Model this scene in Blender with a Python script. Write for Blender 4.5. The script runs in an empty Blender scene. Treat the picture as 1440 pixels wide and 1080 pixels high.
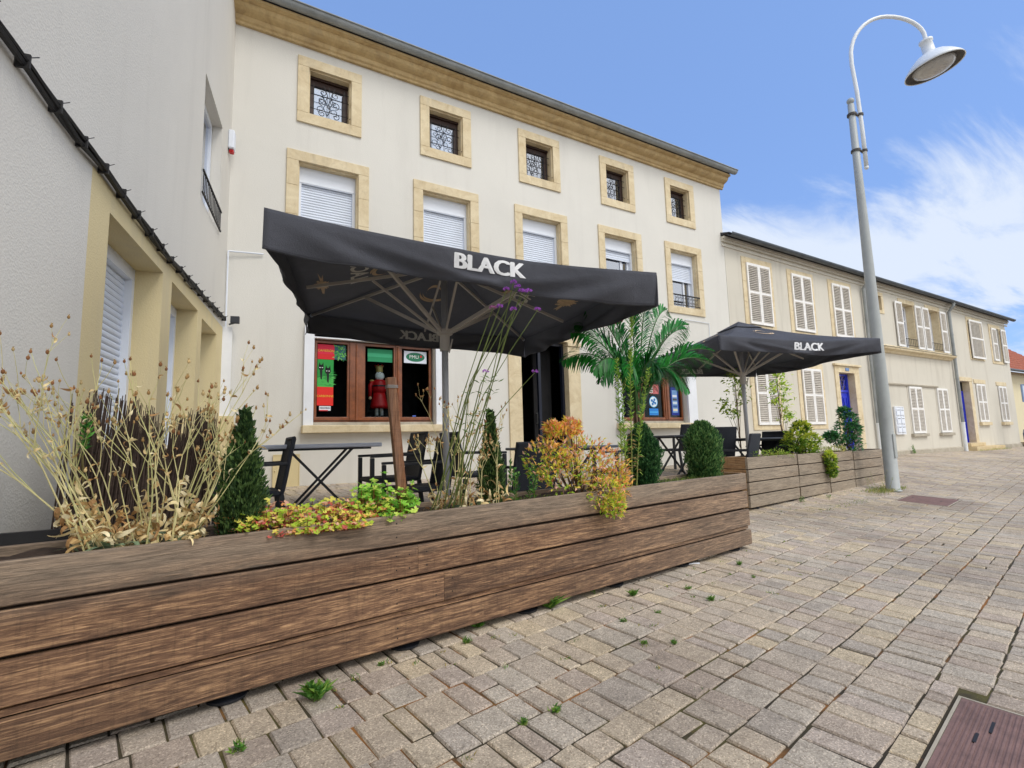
import bpy, math, random
import numpy as np
from math import sin, cos, pi, radians as R, atan2, sqrt
from mathutils import Vector, Matrix
S = bpy.context.scene
COL = S.collection
# ------------------------------------------------------------------ camera, sky, sun, exposure
F, YAW, PIT, ROL = 707.6, .5261, .1136, -.0267
CAM = Vector((0.004, -8.05, 0.0))
_f = Vector((sin(YAW)*cos(PIT), cos(YAW)*cos(PIT), sin(PIT)))
_r = Vector((cos(YAW), -sin(YAW), 0)); _u = _r.cross(_f)
_R = cos(ROL)*_r + sin(ROL)*_u; _U = -sin(ROL)*_r + cos(ROL)*_u
cd = bpy.data.cameras.new('camera'); cam = bpy.data.objects.new('camera', cd); COL.objects.link(cam)
m = Matrix((_R, _U, -_f)).transposed().to_4x4(); m.translation = CAM; cam.matrix_world = m
cd.sensor_width = 36; cd.lens = F/1440*36; cd.clip_start = .02; cd.clip_end = 2000
S.camera = cam
def ray(px, py):
    x, y = px-720, py-540
    x, y = x*cos(ROL)+y*sin(ROL), -x*sin(ROL)+y*cos(ROL)
    return (_r*(x/F) + _u*(-y/F) + _f)
def at_y(px, py, Y): r = ray(px, py); return CAM + r*((Y-CAM.y)/r.y)
def at_z(px, py, Z): r = ray(px, py); return CAM + r*((Z-CAM.z)/r.z)
FILL_CLOUD = (8.7, 8.9, 9.1)
SUN_EL, SUN_AZ = 52, 160          # azimuth clockwise from +Y: the sun stands behind and right of the viewer, veiled by thin cloud
w = bpy.data.worlds.new("World"); S.world = w; w.use_nodes = True
nt = w.node_tree; N = nt.nodes; Lk = nt.links; N.clear()
def nd(t, **k):
    n = N.new(t)
    for a, b in k.items(): setattr(n, a, b)
    return n
out = nd('ShaderNodeOutputWorld'); bg = nd('ShaderNodeBackground'); Lk.new(bg.outputs[0], out.inputs[0])
sky = nd('ShaderNodeTexSky', sky_type='NISHITA', sun_disc=False, sun_elevation=R(SUN_EL), sun_rotation=R(SUN_AZ), air_density=1.0, dust_density=.6, ozone_density=3.0)
tc = nd('ShaderNodeTexCoord'); sp = nd('ShaderNodeSeparateXYZ'); Lk.new(tc.outputs['Generated'], sp.inputs[0])
zz = nd('ShaderNodeMath', operation='MAXIMUM'); Lk.new(sp.outputs[2], zz.inputs[0]); zz.inputs[1].default_value = .03
zo = nd('ShaderNodeMath', operation='ADD'); Lk.new(zz.outputs[0], zo.inputs[0]); zo.inputs[1].default_value = .12
dv = nd('ShaderNodeVectorMath', operation='DIVIDE'); Lk.new(tc.outputs['Generated'], dv.inputs[0])
cb = nd('ShaderNodeCombineXYZ')
for i in range(3): Lk.new(zo.outputs[0], cb.inputs[i])
Lk.new(cb.outputs[0], dv.inputs[1])
mp = nd('ShaderNodeMapping'); Lk.new(dv.outputs[0], mp.inputs[0]); mp.inputs['Rotation'].default_value = (0, 0, R(-28)); mp.inputs['Scale'].default_value = (.55, 1.9, 1); mp.inputs['Location'].default_value = (.35, .2, 0)
nz = nd('ShaderNodeTexNoise'); Lk.new(mp.outputs[0], nz.inputs[0]); nz.inputs['Scale'].default_value = 1.5; nz.inputs['Detail'].default_value = 12; nz.inputs['Roughness'].default_value = .62; nz.inputs['Distortion'].default_value = .5
# cloud bank low in the east (towards +X), thinning out upwards
dotp = nd('ShaderNodeVectorMath', operation='DOT_PRODUCT'); Lk.new(tc.outputs['Generated'], dotp.inputs[0])
_c = Vector((.96, .27, .16)).normalized(); dotp.inputs[1].default_value = _c
mr0 = nd('ShaderNodeMapRange', interpolation_type='SMOOTHSTEP'); Lk.new(dotp.outputs['Value'], mr0.inputs[0])
for i, v in ((1, .76), (2, .95), (3, 0.), (4, 1.)): mr0.inputs[i].default_value = v
mre = nd('ShaderNodeMapRange', interpolation_type='SMOOTHSTEP'); Lk.new(sp.outputs[2], mre.inputs[0])
for i, v in ((1, .58), (2, .26), (3, 0.), (4, 1.)): mre.inputs[i].default_value = v
mm_ = nd('ShaderNodeMath', operation='MULTIPLY'); Lk.new(mr0.outputs[0], mm_.inputs[0]); Lk.new(mre.outputs[0], mm_.inputs[1])
mr = nd('ShaderNodeMapRange'); Lk.new(mm_.outputs[0], mr.inputs[0])
for i, v in ((1, 0), (2, 1), (3, -.22), (4, .17)): mr.inputs[i].default_value = v
ad = nd('ShaderNodeMath', operation='ADD'); Lk.new(nz.outputs[0], ad.inputs[0]); Lk.new(mr.outputs[0], ad.inputs[1])
cr = nd('ShaderNodeMapRange', interpolation_type='SMOOTHSTEP'); Lk.new(ad.outputs[0], cr.inputs[0])
for i, v in ((1, .46), (2, .68), (3, .02), (4, .92)): cr.inputs[i].default_value = v
mx = nd('ShaderNodeMixRGB'); Lk.new(cr.outputs[0], mx.inputs[0])
tint = nd('ShaderNodeMixRGB', blend_type='MULTIPLY'); tint.inputs[0].default_value = 1; Lk.new(sky.outputs[0], tint.inputs[1]); tint.inputs[2].default_value = (1.15, 1.22, 1.45, 1)
veil = nd('ShaderNodeMixRGB'); veil.inputs[0].default_value = .62; Lk.new(tint.outputs[0], veil.inputs[1]); veil.inputs[2].default_value = (1.5, 2.65, 5.3, 1)
Lk.new(veil.outputs[0], mx.inputs[1])
mx.inputs[2].default_value = (4.9, 5.4, 6.2, 1)
# unseen bright cloud added over the southern sky behind the viewer, as fill light
mr2 = nd('ShaderNodeMapRange', interpolation_type='SMOOTHSTEP'); Lk.new(sp.outputs[1], mr2.inputs[0])
for i, v in ((1, .02), (2, -.40), (3, 0.), (4, .96)): mr2.inputs[i].default_value = v
mx2 = nd('ShaderNodeMixRGB'); Lk.new(mr2.outputs[0], mx2.inputs[0]); Lk.new(mx.outputs[0], mx2.inputs[1]); mx2.inputs[2].default_value = (FILL_CLOUD[0], FILL_CLOUD[1], FILL_CLOUD[2], 1)
Lk.new(mx2.outputs[0], bg.inputs[0]); bg.inputs[1].default_value = .10
sl = bpy.data.lights.new('sun', 'SUN'); sl.energy = .95; sl.angle = R(22); sl.color = (1, .96, .9)
so = bpy.data.objects.new('sun', sl); COL.objects.link(so)
_sd = Vector((sin(R(SUN_AZ))*cos(R(SUN_EL)), cos(R(SUN_AZ))*cos(R(SUN_EL)), sin(R(SUN_EL))))
so.rotation_euler = _sd.to_track_quat('Z', 'Y').to_euler()
S.view_settings.view_transform = 'Standard'; S.view_settings.look = 'None'; S.view_settings.gamma = 1; S.view_settings.exposure = 0.70
S.render.engine = 'CYCLES'
# ------------------------------------------------------------------ materials
MATS = {}
def srgb(r, g, b):
    f = lambda c: (c/255/12.92 if c/255 <= .04045 else ((c/255+.055)/1.055)**2.4)
    return (f(r), f(g), f(b), 1)
class NT:
    def __init__(s, name):
        s.m = bpy.data.materials.new(name); s.m.use_nodes = True; s.t = s.m.node_tree
        s.b = s.t.nodes['Principled BSDF']; s.o = s.t.nodes['Material Output']
        s.tc = s.n('ShaderNodeTexCoord')
    def n(s, t, ins=None, **k):
        n = s.t.nodes.new(t)
        for a, b in k.items(): setattr(n, a, b)
        for a, b in (ins or {}).items():
            if hasattr(b, 'links') or isinstance(b, bpy.types.NodeSocket): s.t.links.new(b, n.inputs[a])
            else: n.inputs[a].default_value = b
        return n
    def l(s, a, b): s.t.links.new(a, b)
    def noise(s, scale, detail=5, rough=.6, dist=0, vec=None, sc3=None, gen='Object'):
        v = vec or s.tc.outputs[gen]
        if sc3: v = s.n('ShaderNodeMapping', {0: v, 'Scale': sc3}).outputs[0]
        return s.n('ShaderNodeTexNoise', {'Vector': v, 'Scale': scale, 'Detail': detail, 'Roughness': rough, 'Distortion': dist}).outputs[0]
    def ramp(s, fac, stops):
        r = s.n('ShaderNodeValToRGB', {0: fac}); e = r.color_ramp.elements
        while len(e) < len(stops): e.new(.5)
        for i, (p, c) in enumerate(stops): e[i].position = p; e[i].color = c if len(c) == 4 else (*c, 1)
        return r.outputs[0]
    def mix(s, fac, a, b, mode='MIX'):
        return s.n('ShaderNodeMixRGB', {0: fac, 1: a, 2: b}, blend_type=mode).outputs[0]
    def bump(s, h, strength, dist=.01):
        b = s.n('ShaderNodeBump', {'Height': h, 'Strength': strength, 'Distance': dist}); s.l(b.outputs[0], s.b.inputs['Normal'])
def plain(name, c, rough=.6, metal=0, var=.12, vscale=4, bump=0, bscale=60, coat=0, spec=.5):
    t = NT(name); t.b.inputs['Roughness'].default_value = rough; t.b.inputs['Metallic'].default_value = metal
    t.b.inputs['Specular IOR Level'].default_value = spec
    if coat: t.b.inputs['Coat Weight'].default_value = coat
    c = (*c[:3], 1)
    n = t.noise(vscale, 6, .65)
    col = t.ramp(n, [(.3, tuple(x*(1-var) for x in c[:3])), (.7, tuple(min(1, x*(1+var)) for x in c[:3]))])
    t.l(col, t.b.inputs['Base Color'])
    if bump: t.bump(t.noise(bscale, 4, .6), bump, .004)
    MATS[name] = t.m; return t.m
def stucco(name, c, dirt=.25, tint=(.45, .42, .38)):
    t = NT(name); t.b.inputs['Roughness'].default_value = .92; t.b.inputs['Specular IOR Level'].default_value = .2
    c = (*c[:3], 1)
    big = t.noise(.55, 6, .6, .5)
    col = t.ramp(big, [(.3, tuple(x*.93 for x in c[:3])), (.65, c)])
    st = t.noise(1, 5, .6, .2, sc3=(3.2, 3.2, .35))           # weather streaks
    stm = t.ramp(st, [(.52, (0, 0, 0)), (.8, (1, 1, 1))])
    stf = t.n('ShaderNodeMath', {0: stm, 1: dirt}, operation='MULTIPLY').outputs[0]
    col = t.mix(stf, col, (*tint, 1))
    fine = t.noise(160, 3, .7)
    col = t.mix(.12, col, t.ramp(fine, [(.3, (.25, .24, .22)), (.7, (1, 1, 1))]), 'MULTIPLY')
    t.l(col, t.b.inputs['Base Color'])
    v = t.n('ShaderNodeTexVoronoi', {'Vector': t.tc.outputs['Object'], 'Scale': 90}).outputs[0]
    h = t.n('ShaderNodeMath', {0: v, 1: t.noise(55, 5, .7)}, operation='ADD').outputs[0]
    t.bump(h, .22, .005); MATS[name] = t.m; return t.m
def stone(name, a, b, rough=.85):
    t = NT(name); t.b.inputs['Roughness'].default_value = rough
    n = t.noise(3.2, 8, .7, .8); col = t.ramp(n, [(.28, a), (.5, tuple((x+y)/2 for x, y in zip(a, b))), (.74, b)])
    n2 = t.noise(14, 5, .7); col = t.mix(t.n('ShaderNodeMath', {0: t.ramp(n2, [(.55, (0, 0, 0)), (.75, (1, 1, 1))]), 1: .35}, operation='MULTIPLY').outputs[0], col, (*[x*.62 for x in a[:3]], 1))
    # weathering streaks
    st = t.noise(1, 6, .6, .3, sc3=(5, 5, .8)); col = t.mix(t.n('ShaderNodeMath', {0: t.ramp(st, [(.55, (0, 0, 0)), (.8, (1, 1, 1))]), 1: .4}, operation='MULTIPLY').outputs[0], col, (.30, .25, .18, 1))
    t.l(col, t.b.inputs['Base Color']); t.bump(t.noise(45, 6, .7), .3, .006); MATS[name] = t.m; return t.m
def wood(name, dark, mid, light, axis=0, grey=.3, greycol=(.22, .19, .165), rough=.8, gz=None):
    t = NT(name); t.b.inputs['Roughness'].default_value = rough
    at = t.n('ShaderNodeAttribute', attribute_name='Col'); sep = t.n('ShaderNodeSeparateColor', {0: at.outputs['Color']})
    off = t.n('ShaderNodeCombineXYZ', {0: sep.outputs[0], 1: sep.outputs[1], 2: sep.outputs[2]})
    offs = t.n('ShaderNodeVectorMath', {0: off.outputs[0], 1: (37, 37, 37)}, operation='MULTIPLY').outputs[0]
    v = t.n('ShaderNodeVectorMath', {0: t.tc.outputs['Object'], 1: offs}, operation='ADD').outputs[0]
    sc = [6, 6, 6]; sc[axis] = .8
    d = t.noise(1.1, 4, .6, .6, vec=v, sc3=tuple(sc))
    sc2 = [36, 36, 36]; sc2[axis] = 2.0
    g1 = t.noise(1.6, 8, .72, 1.4, vec=v, sc3=tuple(sc2))
    sc3 = [150, 150, 150]; sc3[axis] = 14
    g2 = t.noise(1.0, 4, .7, .4, vec=v, sc3=tuple(sc3))
    gm = t.n('ShaderNodeMath', {0: g1, 1: .62}, operation='MULTIPLY').outputs[0]
    gm = t.n('ShaderNodeMath', {0: g2, 1: .28, 2: gm}, operation='MULTIPLY_ADD').outputs[0]
    gm = t.n('ShaderNodeMath', {0: d, 1: .17, 2: gm}, operation='MULTIPLY_ADD').outputs[0]
    col = t.ramp(gm, [(.37, dark), (.46, tuple((x+y)/2 for x, y in zip(dark, mid))), (.53, mid), (.66, light)])
    # knots
    kv = t.n('ShaderNodeMapping', {0: v, 'Scale': tuple(1.3 if i == axis else 4.5 for i in range(3))}).outputs[0]
    kn = t.n('ShaderNodeTexVoronoi', {'Vector': kv, 'Scale': 1.0}, feature='F1').outputs[0]
    km = t.ramp(kn, [(.045, (1, 1, 1)), (.085, (.1, .1, .1)), (.105, (.7, .7, .7)), (.16, (0, 0, 0))])
    bl = t.noise(1, 5, .7, .8, vec=v, sc3=tuple(1.6 if i == axis else 7 for i in range(3)))
    col = t.mix(t.n('ShaderNodeMath', {0: t.ramp(bl, [(.52, (0, 0, 0)), (.68, (1, 1, 1))]), 1: .38}, operation='MULTIPLY').outputs[0], col, (*[x*.75 for x in dark[:3]], 1))
    col = t.mix(km, col, (*[x*.55 for x in dark[:3]], 1))
    # cross saw marks
    sc4 = [7, 7, 7]; sc4[axis] = 75
    saw = t.noise(1, 3, .6, .3, vec=v, sc3=tuple(sc4)); sawm = t.ramp(saw, [(.52, (0, 0, 0)), (.66, (1, 1, 1))])
    sm = t.n('ShaderNodeMath', {0: sawm, 1: .22}, operation='MULTIPLY').outputs[0]
    col = t.mix(sm, col, (*[x*.5 for x in dark[:3]], 1))
    pv = t.n('ShaderNodeMapRange', {0: sep.outputs[1], 3: .74, 4: 1.12}).outputs[0]; pc = t.n('ShaderNodeCombineXYZ', {0: pv, 1: pv, 2: pv}).outputs[0]
    col = t.mix(1, col, pc, 'MULTIPLY')
    # greying
    gn = t.noise(1.3, 6, .65, .5, vec=v, sc3=tuple(.5 if i == axis else 3 for i in range(3)))
    gf = t.ramp(gn, [(.5-.35*grey, (0, 0, 0)), (.86-.35*grey, (1, 1, 1))])
    if gz:   # the top boards and one end have weathered grey: real bleaching of the wood
        sx = t.n('ShaderNodeSeparateXYZ', {0: t.tc.outputs['Object']})
        mz = t.n('ShaderNodeMapRange', {0: sx.outputs[2], 1: gz[0], 2: gz[1], 3: .05, 4: .8}).outputs[0]
        mxx = t.n('ShaderNodeMapRange', {0: sx.outputs[0], 1: gz[2], 2: gz[3], 3: 0., 4: .6}).outputs[0]
        s_ = t.n('ShaderNodeMath', {0: mz, 1: mxx}, operation='MAXIMUM').outputs[0]
        gf = t.n('ShaderNodeMath', {0: t.n('ShaderNodeMath', {0: gn, 1: .5}, operation='ADD').outputs[0], 1: s_}, operation='MULTIPLY').outputs[0]
    gcol = t.ramp(gm, [(.4, tuple(x*.45 for x in greycol)), (.55, greycol), (.68, tuple(x*1.45 for x in greycol))])
    col = t.mix(gf, col, gcol)
    t.l(col, t.b.inputs['Base Color']); t.bump(gm, .9, .008); MATS[name] = t.m; return t.m
def leafmat(name, c, rough=.5, trans=.35, var=.5, spec=.4):
    t = NT(name); t.b.inputs['Roughness'].default_value = rough; t.b.inputs['Specular IOR Level'].default_value = spec
    at = t.n('ShaderNodeAttribute', attribute_name='Col').outputs['Color']
    n = t.noise(9, 4, .6)
    k = t.ramp(n, [(.3, (1-var*.5,)*3), (.7, (1+var*.4,)*3)])
    col = t.mix(1, at, k, 'MULTIPLY'); col = t.mix(1, col, (*c[:3], 1), 'MULTIPLY')
    t.l(col, t.b.inputs['Base Color'])
    tr = t.n('ShaderNodeBsdfTranslucent', {0: col}); ms = t.n('ShaderNodeMixShader', {0: trans, 1: t.b.outputs[0], 2: tr.outputs[0]})
    t.l(ms.outputs[0], t.o.inputs[0]); MATS[name] = t.m; return t.m
def glassmat(name, tint=(.85, .9, .92), refl=.12, rough=.02):
    t = NT(name); t.t.nodes.remove(t.b)
    tr = t.n('ShaderNodeBsdfTransparent', {0: (*tint, 1)}); gl = t.n('ShaderNodeBsdfGlossy', {0: (.9, .93, 1, 1), 'Roughness': rough})
    fr = t.n('ShaderNodeLayerWeight', {0: .2 if 'shop' in name else .35}); a = t.n('ShaderNodeMath', {0: fr.outputs['Fresnel'], 1: refl}, operation='ADD', use_clamp=True)
    ms = t.n('ShaderNodeMixShader', {0: a.outputs[0], 1: tr.outputs[0], 2: gl.outputs[0]}); t.l(ms.outputs[0], t.o.inputs[0])
    MATS[name] = t.m; return t.m
def colmat(name, rough=.6, metal=0, bump=0, spec=.4, k=.1):      # colour comes from the Col attribute of the mesh
    t = NT(name); t.b.inputs['Roughness'].default_value = rough; t.b.inputs['Metallic'].default_value = metal; t.b.inputs['Specular IOR Level'].default_value = spec
    at = t.n('ShaderNodeAttribute', attribute_name='Col').outputs['Color']
    n = t.noise(6, 6, .65); t.l(t.mix(1, at, t.ramp(n, [(.3, (1-k,)*3), (.7, (1+k,)*3)]), 'MULTIPLY'), t.b.inputs['Base Color'])
    if bump: t.bump(t.noise(40, 5, .65), bump, .005)
    MATS[name] = t.m; return t.m
stucco('stucco_main', srgb(225, 222, 214), .2)
stucco('stucco_left', srgb(224, 220, 211), .2)
stucco('stucco_row', srgb(216, 210, 196), .5, (.40, .36, .29))
stucco('cream_paint', srgb(226, 209, 164), .3)
stucco('cream_wall', srgb(232, 220, 186), .2)
stone('sandstone', srgb(198, 177, 138), srgb(232, 218, 186))
stone('cornice_stone', srgb(164, 136, 92), srgb(214, 188, 138))
stone('grey_stone', srgb(150, 140, 122), srgb(190, 182, 166))
stone('door_step_stone', srgb(190, 165, 120), srgb(216, 198, 160))
plain('white_paint', srgb(232, 234, 238), .45, var=.04)
plain('white_pvc', srgb(226, 231, 240), .35, var=.03)
plain('shutter_slat', srgb(218, 226, 240), .45, var=.04)
plain('wall_shutter_white', srgb(238, 236, 232), .6, var=.07, vscale=10)
plain('wall_shutter_grey', srgb(196, 188, 176), .7, var=.2, vscale=14)
plain('brown_wood', srgb(128, 72, 38), .4, var=.35, vscale=9, coat=.2)
plain('dark_brown', srgb(52, 30, 22), .5, var=.3, vscale=9)
plain('iron', srgb(28, 26, 28), .5, metal=.3, var=.2)
plain('blue_door', srgb(22, 46, 190), .35, var=.12, coat=.3)
plain('navy', srgb(20, 26, 44), .4, var=.2)
plain('zinc', srgb(146, 150, 150), .55, metal=.1, var=.22, vscale=3)
plain('zinc_dark', srgb(84, 90, 96), .5, metal=.4, var=.3, vscale=3)
plain('slate', srgb(64, 64, 70), .75, var=.3, vscale=8, bump=.3)
plain('cable_black', srgb(30, 29, 30), .6, var=.2)
plain('lamp_grey', srgb(166, 170, 168), .5, metal=.0, var=.07, vscale=6, bump=.12, bscale=90)
plain('lamp_white', srgb(226, 229, 230), .35, var=.05)
plain('lamp_dark', srgb(70, 66, 62), .6, var=.3, vscale=20)
plain('lamp_lens', srgb(186, 184, 180), .25, var=.1, vscale=8)
plain('black_plastic', srgb(40, 43, 50), .5, var=.12, bump=.5, bscale=150)
plain('chair_mesh', srgb(44, 48, 58), .7, var=.15, bump=.8, bscale=260)
plain('table_top', srgb(206, 211, 226), .4, var=.06)
plain('dark_table_top', srgb(70, 74, 84), .45, var=.12)
plain('pole_grey', srgb(176, 178, 182), .45, metal=.1, var=.1)
plain('rib_grey', srgb(196, 190, 182), .5, var=.1)
plain('print_white', srgb(235, 236, 238), .7, var=.05)
plain('print_faded', srgb(215, 213, 206), .8, var=.1)
plain('print_tan', srgb(206, 180, 146), .8, var=.2, vscale=12)
plain('soil', srgb(62, 48, 38), .95, var=.5, vscale=30, bump=1, bscale=60)
plain('liner', srgb(24, 24, 26), .6, var=.3)
plain('interior_dark', srgb(26, 25, 27), .9, var=.3)
plain('curtain', srgb(240, 240, 238), .9, var=.04, vscale=12)
plain('blind_blue', srgb(110, 140, 186), .6, var=.4, vscale=2.5)
plain('red_paint', srgb(200, 24, 30), .4, var=.1)
plain('gold', srgb(214, 190, 120), .35, metal=.2, var=.1)
plain('skin_paint', srgb(226, 186, 150), .5, var=.05)
plain('green_print', srgb(26, 128, 84), .5, var=.25, vscale=7)
plain('rust_cover', srgb(126, 98, 92), .75, var=.25, vscale=12, bump=.6, bscale=120)
plain('tile_red', srgb(160, 88, 62), .8, var=.35, vscale=7, bump=.3)
plain('car_blue', srgb(70, 100, 160), .25, metal=.3, var=.05, coat=.6)
plain('rubber', srgb(26, 26, 27), .85, var=.2)
plain('twig', srgb(66, 52, 44), .9, var=.5, vscale=40)
plain('bark', srgb(110, 88, 68), .9, var=.3, vscale=30, bump=.5)
glassmat('glass'); glassmat('glass_sky', (.6, .7, .8), .35); glassmat('glass_shop', (.8, .84, .84), -.02)
wood('planter_wood', srgb(48, 31, 23), srgb(118, 86, 63), srgb(198, 156, 114), 0, .2, srgb(146, 130, 112)[:3], .82, gz=(.46, .62, 2.4, 5.6))
wood('planter_grey', srgb(70, 54, 42), srgb(140, 118, 96), srgb(180, 158, 130), 0, .95, srgb(152, 138, 120)[:3])
wood('planter_end', srgb(104, 72, 42), srgb(158, 118, 74), srgb(196, 160, 110), 1, .1)
wood('stake_wood', srgb(84, 54, 34), srgb(134, 90, 60), srgb(166, 118, 82), 2, .1)
leafmat('leaf', (1, 1, 1)); leafmat('dry_leaf', (1, 1, 1), .8, .25); leafmat('palm_leaf', (1, 1, 1), .42, .3, .3, .35)
colmat('coloured', .55); colmat('paper', .6, k=.04)
# canopy cloth
t = NT('canopy_cloth'); t.b.inputs['Roughness'].default_value = .78; t.b.inputs['Specular IOR Level'].default_value = .35
t.l(t.ramp(t.noise(2.2, 7, .65, .6), [(.3, srgb(84, 86, 94)), (.6, srgb(98, 100, 109)), (.8, srgb(124, 127, 136))]), t.b.inputs['Base Color'])
_h = t.n('ShaderNodeMath', {0: t.noise(5, 4, .55, .8), 1: 3., 2: t.noise(260, 2, .5)}, operation='MULTIPLY_ADD').outputs[0]
t.bump(_h, .6, .018); _tr = t.n('ShaderNodeBsdfTranslucent', {0: (.35, .35, .36, 1)}); _ms = t.n('ShaderNodeMixShader', {0: .28, 1: t.b.outputs[0], 2: _tr.outputs[0]}); t.l(_ms.outputs[0], t.o.inputs[0]); MATS['canopy_cloth'] = t.m
# pavers and joints
t = NT('paver'); t.b.inputs['Roughness'].default_value = .9; t.b.inputs['Specular IOR Level'].default_value = .25
at = t.n('ShaderNodeAttribute', attribute_name='Col').outputs['Color']
big = t.noise(.5, 5, .6, .4); c = t.mix(1, at, t.ramp(big, [(.34, (.70, .68, .66)), (.5, (.93, .92, .9)), (.66, (1.07, 1.06, 1.03))]), 'MULTIPLY')
med = t.noise(9, 6, .7, .5); c = t.mix(1, c, t.ramp(med, [(.3, (.78, .78, .78)), (.7, (1.12, 1.12, 1.12))]), 'MULTIPLY')
gr = t.n('ShaderNodeTexVoronoi', {'Vector': t.tc.outputs['Object'], 'Scale': 210}).outputs['Color']
grs = t.n('ShaderNodeSeparateColor', {0: gr}).outputs[0]
c = t.mix(1, c, t.ramp(grs, [(.0, (.60, .58, .56)), (.25, (.92, .92, .92)), (.8, (1.02, 1.02, 1.02)), (.93, (1.45, 1.45, 1.42))]), 'MULTIPLY')
spots = t.noise(30, 6, .75); c = t.mix(t.ramp(spots, [(.58, (0, 0, 0)), (.70, (.6, .6, .6))]), c, (.07, .06, .05, 1))
t.l(c, t.b.inputs['Base Color'])
_h = t.n('ShaderNodeMath', {0: t.noise(18, 6, .7), 1: 1.2, 2: t.noise(150, 3, .7)}, operation='MULTIPLY_ADD').outputs[0]
t.bump(_h, .55, .006); MATS['paver'] = t.m
t = NT('joint'); t.b.inputs['Roughness'].default_value = .95
mo = t.noise(1.6, 6, .7, .5); c = t.ramp(mo, [(.35, srgb(50, 43, 35)), (.52, srgb(64, 57, 38)), (.68, srgb(100, 94, 44))])
mo2 = t.noise(2.3, 4, .6, .5, vec=t.n('ShaderNodeMapping', {0: t.tc.outputs['Object'], 'Location': (7, 3, 1)}).outputs[0])
c = t.mix(t.ramp(mo2, [(.54, (0, 0, 0)), (.64, (.8, .8, .8))]), c, srgb(160, 106, 52))
t.l(c, t.b.inputs['Base Color']); t.bump(t.noise(70, 5, .7), .8, .01); MATS['joint'] = t.m
t = NT('far_paving'); t.b.inputs['Roughness'].default_value = .9
br = t.n('ShaderNodeTexBrick', {'Vector': t.tc.outputs['Object'], 'Color1': srgb(184, 172, 156), 'Color2': srgb(158, 148, 136), 'Mortar': srgb(96, 88, 78), 'Scale': 1., 'Mortar Size': .006, 'Brick Width': .2, 'Row Height': .2}).outputs[0]
t.l(t.mix(1, br, t.ramp(t.noise(2, 6, .7), [(.3, (.8, .8, .8)), (.7, (1.1, 1.1, 1.1))]), 'MULTIPLY'), t.b.inputs['Base Color']); MATS['far_paving'] = t.m
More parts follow.
